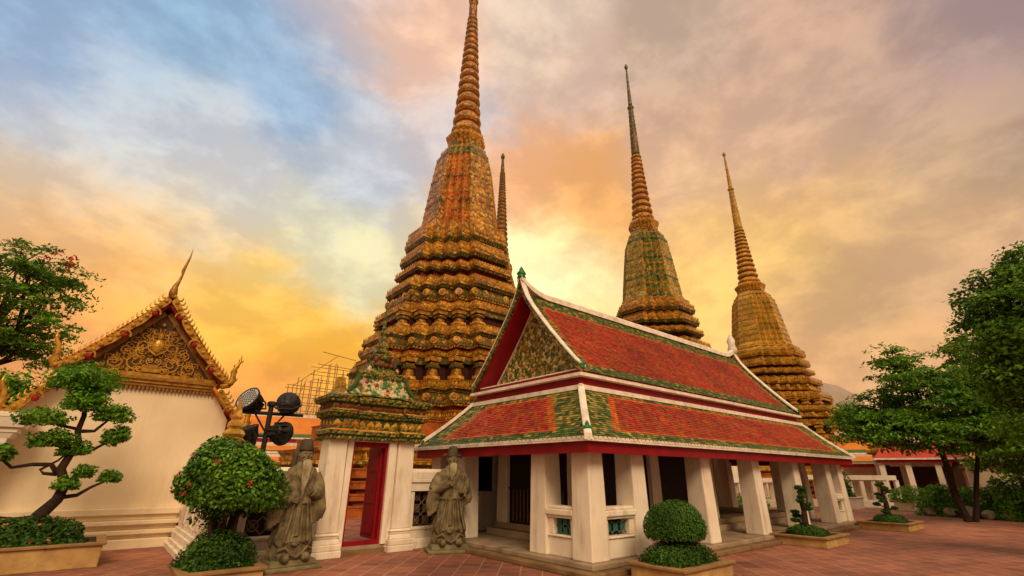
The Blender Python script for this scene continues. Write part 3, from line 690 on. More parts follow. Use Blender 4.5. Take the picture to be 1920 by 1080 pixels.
# drip tiles along the eave: a saw-tooth of small tile ends
dr = MB()
def drips(a, b, n):
    a, b = Vector(a), Vector(b)
    for k in range(n):
        p = a.lerp(b, (k+.5)/n); u = (b-a).normalized()*((b-a).length/n*.42)
        dr.add([p-u+Vector((0, 0, .035)), p+u+Vector((0, 0, .035)), p+u*.7+Vector((0, 0, -.015)), p-u*.7+Vector((0, 0, -.015))], [(0, 1, 2, 3)], 'trim')
drips((EX0-.04, EY0-.045, EZ), (EX1, EY0-.045, EZ), 110); dr.build('drip_edge', lr, LOC); dr = MB(); drips((EX0-.045, EY0, EZ), (EX0-.045, EY1, EZ), 50)
dr.build('drip_edge', lr, LOC)
fa = MB(); frame(fa, .06, .12, EZ-.26, EZ-.06, 'red'); frame(fa, .12, .5, EZ-.10, EZ-.06, 'red'); fa.build('red_fascia', pav, LOC)
# hip ridges
for sx, sy in ((0, 0), (1, 0), (0, 1), (1, 1)):
    if True:
        hp = MB(); pts = []
        for t in np.linspace(-.02, 1, 7):
            i = W*t; pts.append(Vector((EX0+i if not sx else EX1-i, EY0+i if not sy else EY1-i, zl(t)+.03)))
        d = Vector(((1, -1) [sx], (1, -1)[sy], 0)).normalized(); side = Vector((-d.y, d.x, 0))
        hp.loft([[p-side*.075+Vector((0, 0, -.04)), p+side*.075+Vector((0, 0, -.04)), p+side*.07+Vector((0, 0, .05)), p+side*.03+Vector((0, 0, .075)), p-side*.03+Vector((0, 0, .075)), p-side*.07+Vector((0, 0, .05))] for p in pts], 'trim')
        hp.build('hip_ridge', lr, LOC)
def green_finial(x, y, z, s, parent):
    f = MB(); f.lathe([(.5*s, 0), (.55*s, .15*s), (.4*s, .3*s), (.5*s, .45*s), (.56*s, .65*s), (.42*s, .85*s), (.25*s, .95*s), (.3*s, 1.1*s), (.2*s, 1.3*s), (.06*s, 1.5*s), (.0, 1.6*s)], 'greenglaze', x, y, 10)
    for k in range(7):
        a = k*.9; f.sphere((x+.42*s*math.cos(a), y+.42*s*math.sin(a), z*0+.55*s+.1*s*(k % 3)), (.16*s, .16*s, .2*s), 'greenglaze', 6, 4)
    f.v = [(v[0], v[1], v[2]+z) for v in f.v]
    return f.build('finial', parent, LOC, smooth=True)
green_finial(EX0+.12, EY0+.12, EZ+.10, .15, lr)
green_finial(EX1-.12, EY0+.12, EZ+.10, .13, lr)
# band between the two roofs
tb = MB(); frame(tb, W-.06, W+.10, TZ-.03, TZ+.075, 'trim'); tb.build('top_trim', lr, LOC)
rb = MB()
rb.box(UX0+.10, UX1-.10, UY0+.10, UY1-.10, TZ+.04, 3.80, 'red'); rb.build('red_band', pav, LOC)
# upper roof
ZD = [(0, 6.50), (.28, 6.10), (.63, 5.62), (1.12, 5.02), (1.63, 4.44), (2.0, 4.05), (2.13, 3.93)]
def zu(d): return float(np.interp(d, [p[0] for p in ZD], [p[1] for p in ZD]))
dd = np.linspace(0, 2.135, 40); ll = np.concatenate([[0], np.cumsum([math.hypot(dd[i+1]-dd[i], zu(dd[i+1])-zu(dd[i])) for i in range(39)])]); UL = ll[-1]
def Pu(sgn):
    def P(u, v):
        d = float(np.interp(v, ll, dd)); return Vector((UX0+.04+u, YC+sgn*d, zu(d)))
    return P
ULX = UX1-UX0-.08
def upper_zone(u, v):
    e = min(u, ULX-u); dv = UL-v
    if dv < .40: return 'greenroof' if random.random() < .75 else 'yellowroof'
    if v < .50: return 'greenroof' if random.random() < .6 else 'yellowroof'
    if e < .46: return 'yellowroof' if random.random() < .55 else 'greenroof'
    if e < .60 or v < .60: return 'orangeroof'
    return 'redroof'
ur = MB(); tile_patch(ur, Pu(-1), ULX, UL, upper_zone, tw=.11, th=.072); tile_patch(ur, Pu(1), ULX, UL, upper_zone, tw=.5, th=.3)
prof = [(YC-d, zu(d)-.03) for d in dd[::-3]]+[(YC+d, zu(d)-.03) for d in dd[::3]]
prof2 = prof+[(y, z-.07) for y, z in prof[::-1]]
ur.prism(prof2, 'x', UX0+.05, UX1-.05, 'red')
urf = ur.build('upper_roof', pav, LOC)
et = MB(); et.box(UX0-.06, UX1+.06, UY0-.05, UY0+.10, 3.80, 3.875, 'trim'); et.box(UX0-.06, UX1+.06, UY1-.10, UY1+.05, 3.80, 3.875, 'trim')
et.box(UX0-.06, UX0+.10, UY0+.10, UY1-.10, 3.80, 3.875, 'trim'); et.box(UX1-.10, UX1+.06, UY0+.10, UY1-.10, 3.80, 3.875, 'trim'); et.build('upper_eave_trim', urf, LOC)
# ridge with flared ends
rg = MB(); rp = []
for x in np.linspace(UX0-.02, UX1+.02, 40):
    e = min(x-UX0, UX1-x); z = 6.50+.38*max(0, 1-e/1.1)**2.2
    rp.append((x, z))
rg.loft([[(x, YC-.11, z-.06), (x, YC+.11, z-.06), (x, YC+.10, z+.09), (x, YC+.05, z+.14), (x, YC-.05, z+.14), (x, YC-.10, z+.09)] for x, z in rp], 'trim'); rg.build('ridge', urf, LOC)
# gable ends: bargeboards, recessed pediment
def gable(xg, inward):
    s = inward
    for sg in (-1, 1):
        path = [(d, zu(d)+.10+.30*max(0, 1-d/.35)**2) for d in np.linspace(0, 2.16, 16)]
        b = MB()
        b.loft([[(xg-s*.02, YC+sg*d, z-.13), (xg+s*.06, YC+sg*d, z-.13), (xg+s*.06, YC+sg*d, z+.05), (xg-s*.02, YC+sg*d, z+.05)] for d, z in path], 'gate_tile')
        b.build('bargeboard', urf, LOC)
        c = MB()
        c.loft([[(xg-s*.035, YC+sg*d, z+.045), (xg+s*.17, YC+sg*d, z+.045-.06), (xg+s*.17, YC+sg*d, z+.05), (xg+s*.07, YC+sg*d, z+.10), (xg-s*.035, YC+sg*d, z+.085)] for d, z in path], 'trim')
        c.build('verge_ridge', urf, LOC)
        green_finial(xg+s*.06, YC+sg*2.13, 3.98, .15, urf)
    p = MB(); xp = xg+s*.62
    tri = [(YC-1.95, 3.9), (YC+1.95, 3.9)]+[(YC+d, zu(d)-.10) for d in np.linspace(1.85, 0, 10)]+[(YC-d, zu(d)-.10) for d in np.linspace(.2, 1.85, 9)]
    p.prism(tri, 'x', xp, xp+s*.08, 'pediment')
    q = p.build('pediment', pav, LOC)
    # raised flowers on the pediment
    fl = MB(); rnd = random.Random(5)
    for _ in range(210):
        d = rnd.uniform(-1.7, 1.7); zz = rnd.uniform(4.1, 6.2)
        if zz > zu(abs(d))-.28: continue
        r = rnd.uniform(.035, .07); fl.lathe([(r*.3, 0), (r, .01), (r*.7, .03), (r*.2, .045)], rnd.choice(['chedi_gold', 'gate_floral', 'chedi_gold', 'gate_tile']), 0, 0, 7)
        n = 28
        for k in range(len(fl.v)-28, len(fl.v)):
            a, b2, c2 = fl.v[k]; fl.v[k] = (xp-s*(c2+.002), YC+d+a, zz+b2)
    fl.build('flower_relief', q, LOC)
    tr = MB()
    for sg in (-1, 1):
        tr.loft([[(xp-s*.03, YC+sg*d, zu(d)-.22), (xp+s*.0-s*.001, YC+sg*d, zu(d)-.22), (xp-s*.001, YC+sg*d, zu(d)-.15), (xp-s*.03, YC+sg*d, zu(d)-.15)] for d in np.linspace(0.02, 1.9, 12)], 'trim')
    tr.box(min(xp, xp-s*.06), max(xp, xp-s*.06), YC-1.9, YC+1.9, 4.02, 4.10, 'trim')
    tr.box(min(xg+s*.14, xp-s*.07), max(xg+s*.14, xp-s*.07), YC-1.98, YC+1.98, 3.88, 3.99, 'red')
    tr.box(min(xg+s*.13, xp), max(xg+s*.13, xp), YC-2.0, YC+2.0, 3.99, 4.02, 'trim')
    tr.build('pediment_frame', q, LOC)
gable(UX0, 1); gable(UX1, -1)
green_finial(UX0+.05, YC, 6.92, .24, urf)
f = MB(); f.lathe([(.16, 0), (.2, .2), (.14, .4), (.18, .6), (.06, .85), (0, 1.0)], 'trim', UX1-.05, YC, 10); f.v = [(v[0], v[1], v[2]+6.72) for v in f.v]; f.build('finial', urf, LOC, smooth=True)

# ------------------------------------------------------------------ enclosure walls
def wall_run(name, label, x0, x1, y, h=1.75, grilles=(), th=.34, group='low white enclosure walls'):
    t = thing(name, label, 'wall', (x0, y, 0), 0, group); L = x1-x0
    b = MB(); b.box(0, L, -.10, th+.1, 0, .16, 'white'); b.box(0, L, -.07, th+.07, .16, .22, 'white', 0, .03); b.box(0, L, -.03, th+.03, .22, .40, 'white'); b.box(0, L, -.05, th+.05, .40, .46, 'white')
    xs = sorted(grilles); cur = 0
    for g0, g1 in xs:
        b.box(cur, g0, 0, th, .46, 1.26, 'white'); cur = g1
    b.box(cur, L, 0, th, .46, 1.26, 'white')
    b.box(0, L, -.03, th+.03, 1.26, 1.46, 'white'); b.box(0, L, -.07, th+.07, 1.46, 1.54, 'white'); b.box(0, L, -.05, th+.05, 1.54, h-.07, 'white'); b.box(0, L, -.02, th+.02, h-.07, h, 'white', 0, .05)
    b.build('masonry', t, bevel=.012)
    for g0, g1 in xs:
        l = MB(); lattice(l, lambda u, v: Vector((g0+u, .14, .46+v)), g1-g0, .8, 'lattice_brown', 3); l.build('lattice', t)
        k = MB(); k.box(g0, g1, .22, .26, .46, 1.26, 'dark'); k.build('backing', t)  # added dark sheet stands in for the dimness behind the lattice
    return t
wall_run('enclosure_wall', 'white enclosure wall with brown lattice between the gate and the round flowering shrub', 1.95, 3.85, 11.35, 1.78, [(.62, 1.62)])
wall_run('enclosure_wall', 'short white enclosure wall with lattice between the gate and the pavilion', 6.12, 7.30, 11.25, 1.78, [(.14, .98)])
# stub running back to the temple
st = thing('enclosure_wall', 'moulded white wall end running back from the shrub planter to the gilded temple', 'wall', (1.95, 11.35, 0), 0, 'low white enclosure walls')
b = MB()
for d, z0, z1 in ((.26, 0, .12), (.20, .12, .20), (.14, .20, .34), (.09, .34, .42), (.03, .42, .52), (0, .52, 1.30), (.05, 1.30, 1.38), (.10, 1.38, 1.48), (.06, 1.48, 1.70)):
    b.box(-d, .40, -.05-d*.5, 4.1, z0, z1, 'white')
for yy in (.0, 1.0, 2.0, 3.0):
    b.box(-.05, 0, yy, yy+.35, .52, 1.30, 'white')
b.build('masonry', st, bevel=.012)
# golden finial on the wall post
t = thing('golden_finial', 'yellow tiered finial on the wall post behind the round flowering shrub', 'finial', (2.05, 11.55, 1.70))
b = MB(); b.box(-.26, .26, -.26, .26, 0, .5, 'white'); b.build('post', t)
b = MB(); b.loft([ring_at(s_, z_, redent(.5, 2)) for s_, z_ in ((.20, .5), (.24, .55), (.20, .6), (.16, .64), (.20, .71), (.17, .77), (.12, .81), (.15, .87), (.13, .95), (.08, 1.0), (.10, 1.06), (.07, 1.15), (.04, 1.3), (.01, 1.42))], 'chedi_yellow'); b.build('spire', t)

# ------------------------------------------------------------------ gate
gate = thing('gate', 'white doorway gate with red door and mosaic crowned pediment between two stone guardians', 'gate', (5.0, 11.0, 0))
def gpillar(x0, x1):
    b = MB(); b.box(x0-.10, x1+.10, -.06, .70, 0, .14, 'white'); b.box(x0-.09, x1+.09, -.05, .69, .14, .26, 'white'); b.box(x0-.06, x1+.06, -.02, .66, .26, .36, 'white', .03, .03); b.box(x0-.02, x1+.02, .02, .62, .36, .42, 'white'); b.box(x0-.05, x1+.05, -.01, .65, .42, .47, 'white', .03, .03)
    b.box(x0, x1, .04, .60, .47, 2.42, 'white', .02, .02); b.build('pillar', gate, bevel=.02)
gpillar(-1.12, -.66); gpillar(.60, 1.06)
b = MB(); b.box(-.66, .60, .10, .62, 0, .10, 'kerb'); b.box(-.66, .60, .16, .60, .10, .17, 'stonefloor'); b.build('threshold', gate)
b = MB(); b.box(-.64, -.50, .12, .56, .17, 2.42, 'white'); b.box(.40, .60, .12, .56, .17, 2.42, 'white'); b.box(-.50, .40, .12, .56, 2.36, 2.44, 'white'); b.build('door_jamb', gate, bevel=.01)
fr = MB(); fr.box(-.50, -.44, .20, .34, .17, 2.36, 'red'); fr.box(.34, .40, .20, .34, .17, 2.36, 'red'); fr.box(-.44, .34, .20, .34, 2.24, 2.36, 'red'); fr.box(-.44, .34, .20, .34, .17, .26, 'red'); fr.build('door_frame', gate)
dl = MB(); dl.box(.28, .335, .34, 1.02, .26, 2.26, 'red')
for z0, z1 in ((.36, .9), (1.0, 1.6), (1.7, 2.16)): dl.box(.262, .28, .42, .94, z0, z1, 'red')
dl.build('door_leaf', gate)
dl2 = MB(); dl2.box(-.44, -.395, .34, 1.0, .26, 2.26, 'red'); dl2.build('door_leaf', gate)
# entablature and tiered crown
def rect_ring(w, d, z, cx=0, cy=.32, k=.0):
    """outline with projecting ends above the pillars"""
    e = .10
    return [(cx-w, cy-d-e, z), (cx-w+.62, cy-d-e, z), (cx-w+.62, cy-d, z), (cx+w-.62, cy-d, z), (cx+w-.62, cy-d-e, z), (cx+w, cy-d-e, z), (cx+w, cy+d+e, z), (cx-w, cy+d+e, z)]
en = MB()
lv = [(1.14, .28, 2.40), (1.16, .30, 2.46), (1.22, .34, 2.50), (1.22, .34, 2.58), (1.15, .30, 2.62), (1.15, .30, 2.84), (1.20, .33, 2.88), (1.28, .40, 2.96), (1.28, .40, 3.02), (1.20, .34, 3.05), (1.20, .34, 3.18), (1.30, .42, 3.22), (1.34, .46, 3.28), (1.34, .46, 3.34), (1.10, .26, 3.40)]
en.loft([rect_ring(*l) for l in lv], ['gate_tile', 'greenroof', 'gate_tile', 'chedi_gold', 'gate_tile', 'greenroof', 'gate_tile', 'gate_tile', 'chedi_gold', 'gate_tile', 'greenroof', 'gate_tile', 'gate_tile', 'gate_tile'])
for (w_, d_, z_, n_, h_) in ((1.20, .33, 2.37, 26, .10), (1.24, .36, 2.88, 30, .08), (1.30, .42, 3.20, 32, .07), (1.14, .29, 2.66, 22, .13)):
    rr = rect_ring(w_, d_, z_)
    plan2 = [(p[0], p[1]) for p in rr]
    petals(en, 1.0, z_, h_, .085, .022, 'gate_tile', plan2)
petals(en, 1.0, 2.68, .14, .20, .03, 'chedi_gold', [(p[0], p[1]) for p in rect_ring(1.15, .30, 0)])
petals(en, 1.0, 3.07, .09, .16, .03, 'chedi_red', [(p[0], p[1]) for p in rect_ring(1.20, .34, 0)])
en.build('entablature', gate)
def rr2(w, d, z, cy=.32): return [(-w, cy-d, z), (w, cy-d, z), (w, cy+d, z), (-w, cy+d, z)]
cr = MB()
cr.loft([rr2(.86, .36, 3.40), rr2(.84, .34, 3.44), rr2(.74, .30, 3.50), rr2(.66, .27, 3.64), rr2(.62, .26, 3.84), rr2(.66, .30, 3.90), rr2(.72, .32, 3.95), rr2(.72, .32, 3.99), rr2(.46, .25, 4.03)],
        ['gate_tile', 'gate_floral', 'gate_floral', 'gate_floral', 'gate_floral', 'gate_tile', 'gate_tile', 'gate_tile'])
petals(cr, 1.0, 3.86, .10, .12, .03, 'gate_tile', [(p[0], p[1]) for p in rr2(.66, .30, 0)])
for sx in (-1, 1):    # scroll brackets at the crown's corners
    cr.tube([(sx*(.86-.24*math.sin(a*.5)), .02, 3.46+.48*a/3.1) for a in np.linspace(0, 3.1, 9)], [.055]*9, 'greenroof', 6)
cr.build('crown', gate)
up2 = MB()
up2.loft([rr2(.42, .24, 4.02), rr2(.40, .23, 4.08), rr2(.31, .20, 4.14), rr2(.26, .18, 4.30), rr2(.27, .2, 4.38), rr2(.32, .23, 4.43), rr2(.32, .23, 4.47), rr2(.20, .16, 4.50)], 'gate_tile')
petals(up2, 1.0, 4.36, .09, .10, .03, 'gate_tile', [(p[0], p[1]) for p in rr2(.29, .21, 0)])
for sx in (-1, 1):
    for k in range(3):
        up2.sphere((sx*(.37-.07*k), .1, 4.08+.13*k), (.06, .06, .09), ('gate_floral', 'greenroof', 'chedi_red')[k], 8, 5)
for x in np.linspace(-.2, .2, 4):
    up2.sphere((x, .10, 4.22), (.06, .05, .06), 'gate_floral' if int(x*10) % 2 else 'chedi_red', 8, 5)
up2.build('upper_crown', gate)
sp = MB()
sp.loft([ring_at(s_, z_, redent(.45, 2)) for s_, z_ in ((.17, 4.50), (.20, 4.56), (.16, 4.62), (.13, 4.66), (.16, 4.74), (.13, 4.80), (.10, 4.86), (.12, 4.93), (.08, 5.0), (.06, 5.05))], 'gate_tile')
sp.v = [(v[0], v[1]+.32, v[2]) for v in sp.v]
sp.lathe([(.08, 5.05), (.09, 5.10), (.05, 5.17), (.065, 5.24), (.04, 5.30), (.048, 5.38), (.032, 5.44), (.036, 5.52), (.024, 5.62), (.010, 6.05)], 'gate_tile', 0, .32, 10)
sp.build('spire', gate)

# ------------------------------------------------------------------ gilded temple on the left
TY = 15.4
TL = (.5, TY, 0)
tem = thing('temple_hall', 'cream walled temple hall with gilded carved gable and serpent bargeboards', 'temple', TL)
b = MB()
b.prism([(-2.15, 0), (1.90, 0), (2.0, 3.0), (1.42, 3.9), (-1.62, 3.9), (-2.2, 3.0)], 'y', 0, 9, 'cream')
wl = b.build('wall', tem)
b = MB()
for d, z0, z1 in ((.42, 0, .20), (.22, .20, .29), (.33, .29, .38), (.12, .38, .49), (.25, .49, .58), (.05, .58, .70), (.15, .70, .84)):
    b.box(-2.15-d, 1.36+d*.2, -d, -.003, z0, z1, 'cream')
b.build('base_moulding', tem, bevel=.015)
# gilded cornice
b = MB(); b.box(-1.62, 1.50, -.16, -.02, 3.78, 3.86, 'gold'); b.box(-1.58, 1.46, -.12, -.02, 3.70, 3.78, 'dgold'); b.box(-1.66, 1.54, -.22, -.02, 3.86, 3.93, 'dgold'); b.box(-1.60, 1.48, -.18, -.02, 3.93, 4.02, 'gold')
for x in np.arange(-1.54, 1.44, .085):
    b.add([(x, -.10, 3.70), (x+.075, -.10, 3.70), (x+.0375, -.10, 3.58), (x, -.03, 3.70), (x+.075, -.03, 3.70), (x+.0375, -.03, 3.60)], [(0, 1, 2), (3, 5, 4), (0, 2, 5, 3), (1, 4, 5, 2), (0, 3, 4, 1)], 'dgold')
b.build('cornice', tem)
# gable field with scrollwork
AP = 6.05
def gx(z, half=1.52, z0=4.0, z1=5.75): return half*(1-(z-z0)/(z1-z0))
b = MB(); b.prism([(-1.35, 4.0), (1.30, 4.0), (0, 5.65)], 'y', -.06, -.005, 'goldground'); gf = b.build('gable_panel', tem)
b = MB()
def spiral(cx, cz, r, turns, sg, w=.022, m='dgold', a0=0):
    pts = []
    for t in np.linspace(0, 1, 26):
        a = a0+sg*turns*2*math.pi*t; q = r*(1-t*.88)
        pts.append((cx+q*math.cos(a), -.075, cz+q*math.sin(a)))
    b.tube(pts, [w*(1-.5*t) for t in np.linspace(0, 1, 26)], m, 6)
for sg in (-1, 1):
    for cx, cz, r, tn, a0 in ((.38, 4.30, .22, 1.7, 3.4), (.80, 4.24, .17, 1.5, 2.6), (1.05, 4.14, .10, 1.2, 2), (.62, 4.58, .14, 1.5, 4), (.30, 4.72, .15, 1.5, 5), (.52, 4.86, .09, 1.2, 4), (.16, 5.02, .11, 1.4, 5), (.28, 5.16, .07, 1.2, 4), (.10, 4.18, .09, 1.2, 3)):
        spiral(sg*cx, cz, r, tn, sg, a0=a0 if sg > 0 else math.pi-a0, w=.030 if r > .12 else .022, m='gold' if r > .13 else 'dgold')
    for cx, cz, an in ((.55, 4.42, .6), (.95, 4.36, .3), (.42, 4.98, 1.1), (.15, 4.5, 1.2), (.72, 4.42, 1.8), (.2, 5.25, 1.2)):
        b.tube([(sg*cx, -.07, cz), (sg*(cx+.07*math.cos(an)), -.10, cz+.07*math.sin(an)), (sg*(cx+.15*math.cos(an+.5)), -.07, cz+.15*math.sin(an+.5))], [.012, .032, .004], 'dgold', 6)
rg_ = random.Random(21)
for _ in range(90):
    cx, cz = rg_.uniform(.05, 1.15), rg_.uniform(4.06, 5.4)
    if cx > 1.22*(5.55-cz)/1.5-.06: continue
    r_ = rg_.uniform(.05, .095); a_ = rg_.uniform(0, 6.28); tn = rg_.uniform(.9, 1.4)
    for sg in (-1, 1): spiral(sg*cx, cz, r_, tn, sg, a0=a_ if sg > 0 else math.pi-a_, w=.022, m='gold')
b.sphere((0, -.08, 4.75), (.13, .06, .20), 'gold', 12, 8); b.sphere((0, -.09, 5.02), (.07, .05, .11), 'gold', 10, 6); b.sphere((0, -.08, 5.34), (.055, .04, .055), 'gold', 10, 6)
b.box(-.20, .20, -.12, -.06, 4.06, 4.14, 'gold'); b.box(-.14, .14, -.12, -.06, 4.14, 4.26, 'dgold', .03, 0); b.tube([(-.16, -.1, 4.62), (0, -.12, 4.5), (.16, -.1, 4.62)], .035, 'gold', 6)
b.build('scrollwork', gf)
# raking frame
b = MB()
for sg in (-1, 1):
    b.loft([[(sg*x, -.10, z), (sg*x, -.02, z), (sg*(x+.12), -.02, z+.12), (sg*(x+.12), -.10, z+.12)] for x, z in ((0.0, 5.62), (1.36, 3.98))], 'dgold')
    b.loft([[(sg*x, -.34, z), (sg*x, .1, z), (sg*(x+.06), .1, z+.22), (sg*(x+.06), -.34, z+.22)] for x, z in ((0.0, 5.82), (1.55, 3.92))], 'red')
b.build('raking_frame', tem)
# roof behind the gable
b = MB()
for sg in (-1, 1):
    b.loft([[(sg*x, -.35, z), (sg*x, 9, z), (sg*x, 9, z+.12), (sg*x, -.35, z+.12)] for x, z in ((0, 6.02), (.8, 4.95), (1.75, 3.95))], 'orangebg', closed=True)
    b.loft([[(sg*x, -.35, z), (sg*x, 9, z), (sg*x, 9, z+.1), (sg*x, -.35, z+.1)] for x, z in ((1.45, 3.75), (2.35, 2.75))], 'orangebg')
b.build('roof', tem)
# serpent bargeboards with flame teeth
def barge(pts, name='bargeboard'):
    P = [Vector((p[0], -.42, p[1])) for p in pts]
    o = MB(); n = len(P)
    seg = []
    for i in range(n-1):
        k = max(2, int((P[i+1]-P[i]).length/.06))
        seg += [P[i].lerp(P[i+1], j/k) for j in range(k)]
    seg.append(P[-1])
    rings = []
    for i, p in enumerate(seg):
        d = (seg[min(i+1, len(seg)-1)]-seg[max(i-1, 0)]).normalized(); nn = Vector((-d.z, 0, d.x))
        if nn.z < 0: nn = -nn
        wv = .075+.022*math.sin(i*.55)
        rings.append([p-nn*wv, p-nn*wv+Vector((0, .10, 0)), p+nn*.07+Vector((0, .10, 0)), p+nn*.07])
        if i % 2 == 0 and 1 < i < len(seg)-2:
            down = d if d.z < 0 else -d
            h = .15
            o.tube([p+nn*.05+Vector((0, .05, 0)), p+nn*(.05+h*.5)+down*.035+Vector((0, .05, 0)), p+nn*(.05+h*.85)-down*.005+Vector((0, .05, 0)), p+nn*(.05+h)-down*.06+Vector((0, .05, 0))], [.026, .028, .018, .003], 'gold', 6)
        if i % 3 == 0: o.sphere(p+Vector((0, -.02, 0)), (.05, .03, .05), 'gold', 7, 5)
    o.loft(rings, 'gold')
    bo = o.build(name, tem)
    for i in range(8, len(seg)-3, 13):
        r = MB(); r.sphere(seg[i]+Vector((0, -.0, -.13)), (.07, .045, .07), 'red', 10, 6)
        rr = seg[i]+Vector((0, -.01, -.11)); r.tube([rr+Vector((.12*math.cos(a), 0, .12*math.sin(a))) for a in np.linspace(-.3, 3.4, 9)], .026, 'gold', 6)
        r.build('boss', bo)
    return bo
barge([(.02, 6.08), (.35, 5.55), (.75, 4.98), (1.20, 4.45), (1.62, 4.02), (1.80, 3.95)])
barge([(-.02, 6.08), (-.35, 5.55), (-.75, 4.98), (-1.20, 4.45), (-1.62, 4.02), (-1.80, 3.95)])
barge([(1.62, 3.72), (1.95, 3.25), (2.28, 2.86), (2.45, 2.78)])
barge([(-1.62, 3.72), (-1.95, 3.25), (-2.28, 2.86), (-2.45, 2.78)])
def flame(x, z, s, sg):
    o = MB()
    pts = [(x-sg*.14*s, -.37, z-.10*s), (x+sg*.06*s, -.37, z-.02*s), (x+sg*.16*s, -.37, z+.14*s), (x+sg*.13*s, -.37, z+.36*s), (x+sg*.17*s, -.37, z+.58*s), (x+sg*.27*s, -.37, z+.78*s), (x+sg*.26*s, -.37, z+1.0*s)]
    o.tube(pts, [.08*s, .10*s, .095*s, .075*s, .06*s, .04*s, .004], 'gold', 8)
    for i, (px, _, pz) in enumerate(pts[1:6]):
        q = 1-.12*i
        o.tube([(px+sg*.05*s, -.38, pz-.03*s), (px+sg*.12*s*q, -.38, pz+.03*s), (px+sg*.12*s*q, -.38, pz+.13*s*q)], [.032*s*q, .026*s*q, .003], 'dgold', 5)
        o.tube([(px-sg*.04*s, -.38, pz-.02*s), (px-sg*.11*s*q, -.38, pz+.05*s), (px-sg*.09*s*q, -.38, pz+.15*s*q)], [.034*s*q, .028*s*q, .003], 'gold', 5)
    o.v = [(v[0], -.37+(v[1]+.37)*.6, v[2]) for v in o.v]
    o.build('flame_finial', tem, smooth=True)
for sg in (-1, 1):
    flame(sg*1.72, 3.92, .86, sg); flame(sg*2.30, 2.80, .86, sg)
o = MB(); o.tube([(-.02, -.38, 6.02), (-.03, -.38, 6.2), (-.02, -.38, 6.38), (.03, -.38, 6.56), (.06, -.38, 6.74), (.05, -.38, 6.86), (.08, -.38, 7.05), (.12, -.38, 7.30), (.13, -.38, 7.56)], [.085, .10, .065, .036, .028, .042, .032, .022, .005], 'dgold', 10)
o.build('roof_horn', tem, smooth=True)

# white pilaster at the very left
t = thing('wall_pilaster', 'tapered white pilaster with stepped cornice at the left edge behind the cloud pruned tree', 'pilaster', (-1.88, 14.6, 0))
b = MB(); b.box(-.65, .36, -.1, .6, 0, .30, 'white', .03, .03); b.box(-.5, .24, -.02, .5, .30, .75, 'white', .04, .04); b.box(-.40, .18, 0, .45, .75, 2.28, 'white', .02, .02)
b.box(.02, .25, -.08, .0, 1.95, 2.02, 'white'); b.box(.0, .33, -.10, 0, 2.14, 2.30, 'white'); b.build('shaft', t, bevel=.02)
b = MB(); b.box(-.6, .36, -.10, .6, 2.28, 2.40, 'white', -.04, -.04); b.box(-.65, .44, -.16, .6, 2.40, 2.50, 'white'); b.box(-.7, .52, -.22, .6, 2.50, 2.70, 'white', -.05, -.05); b.box(-.7, .58, -.28, .6, 2.70, 2.80, 'white'); b.build('cornice', t, bevel=.015)

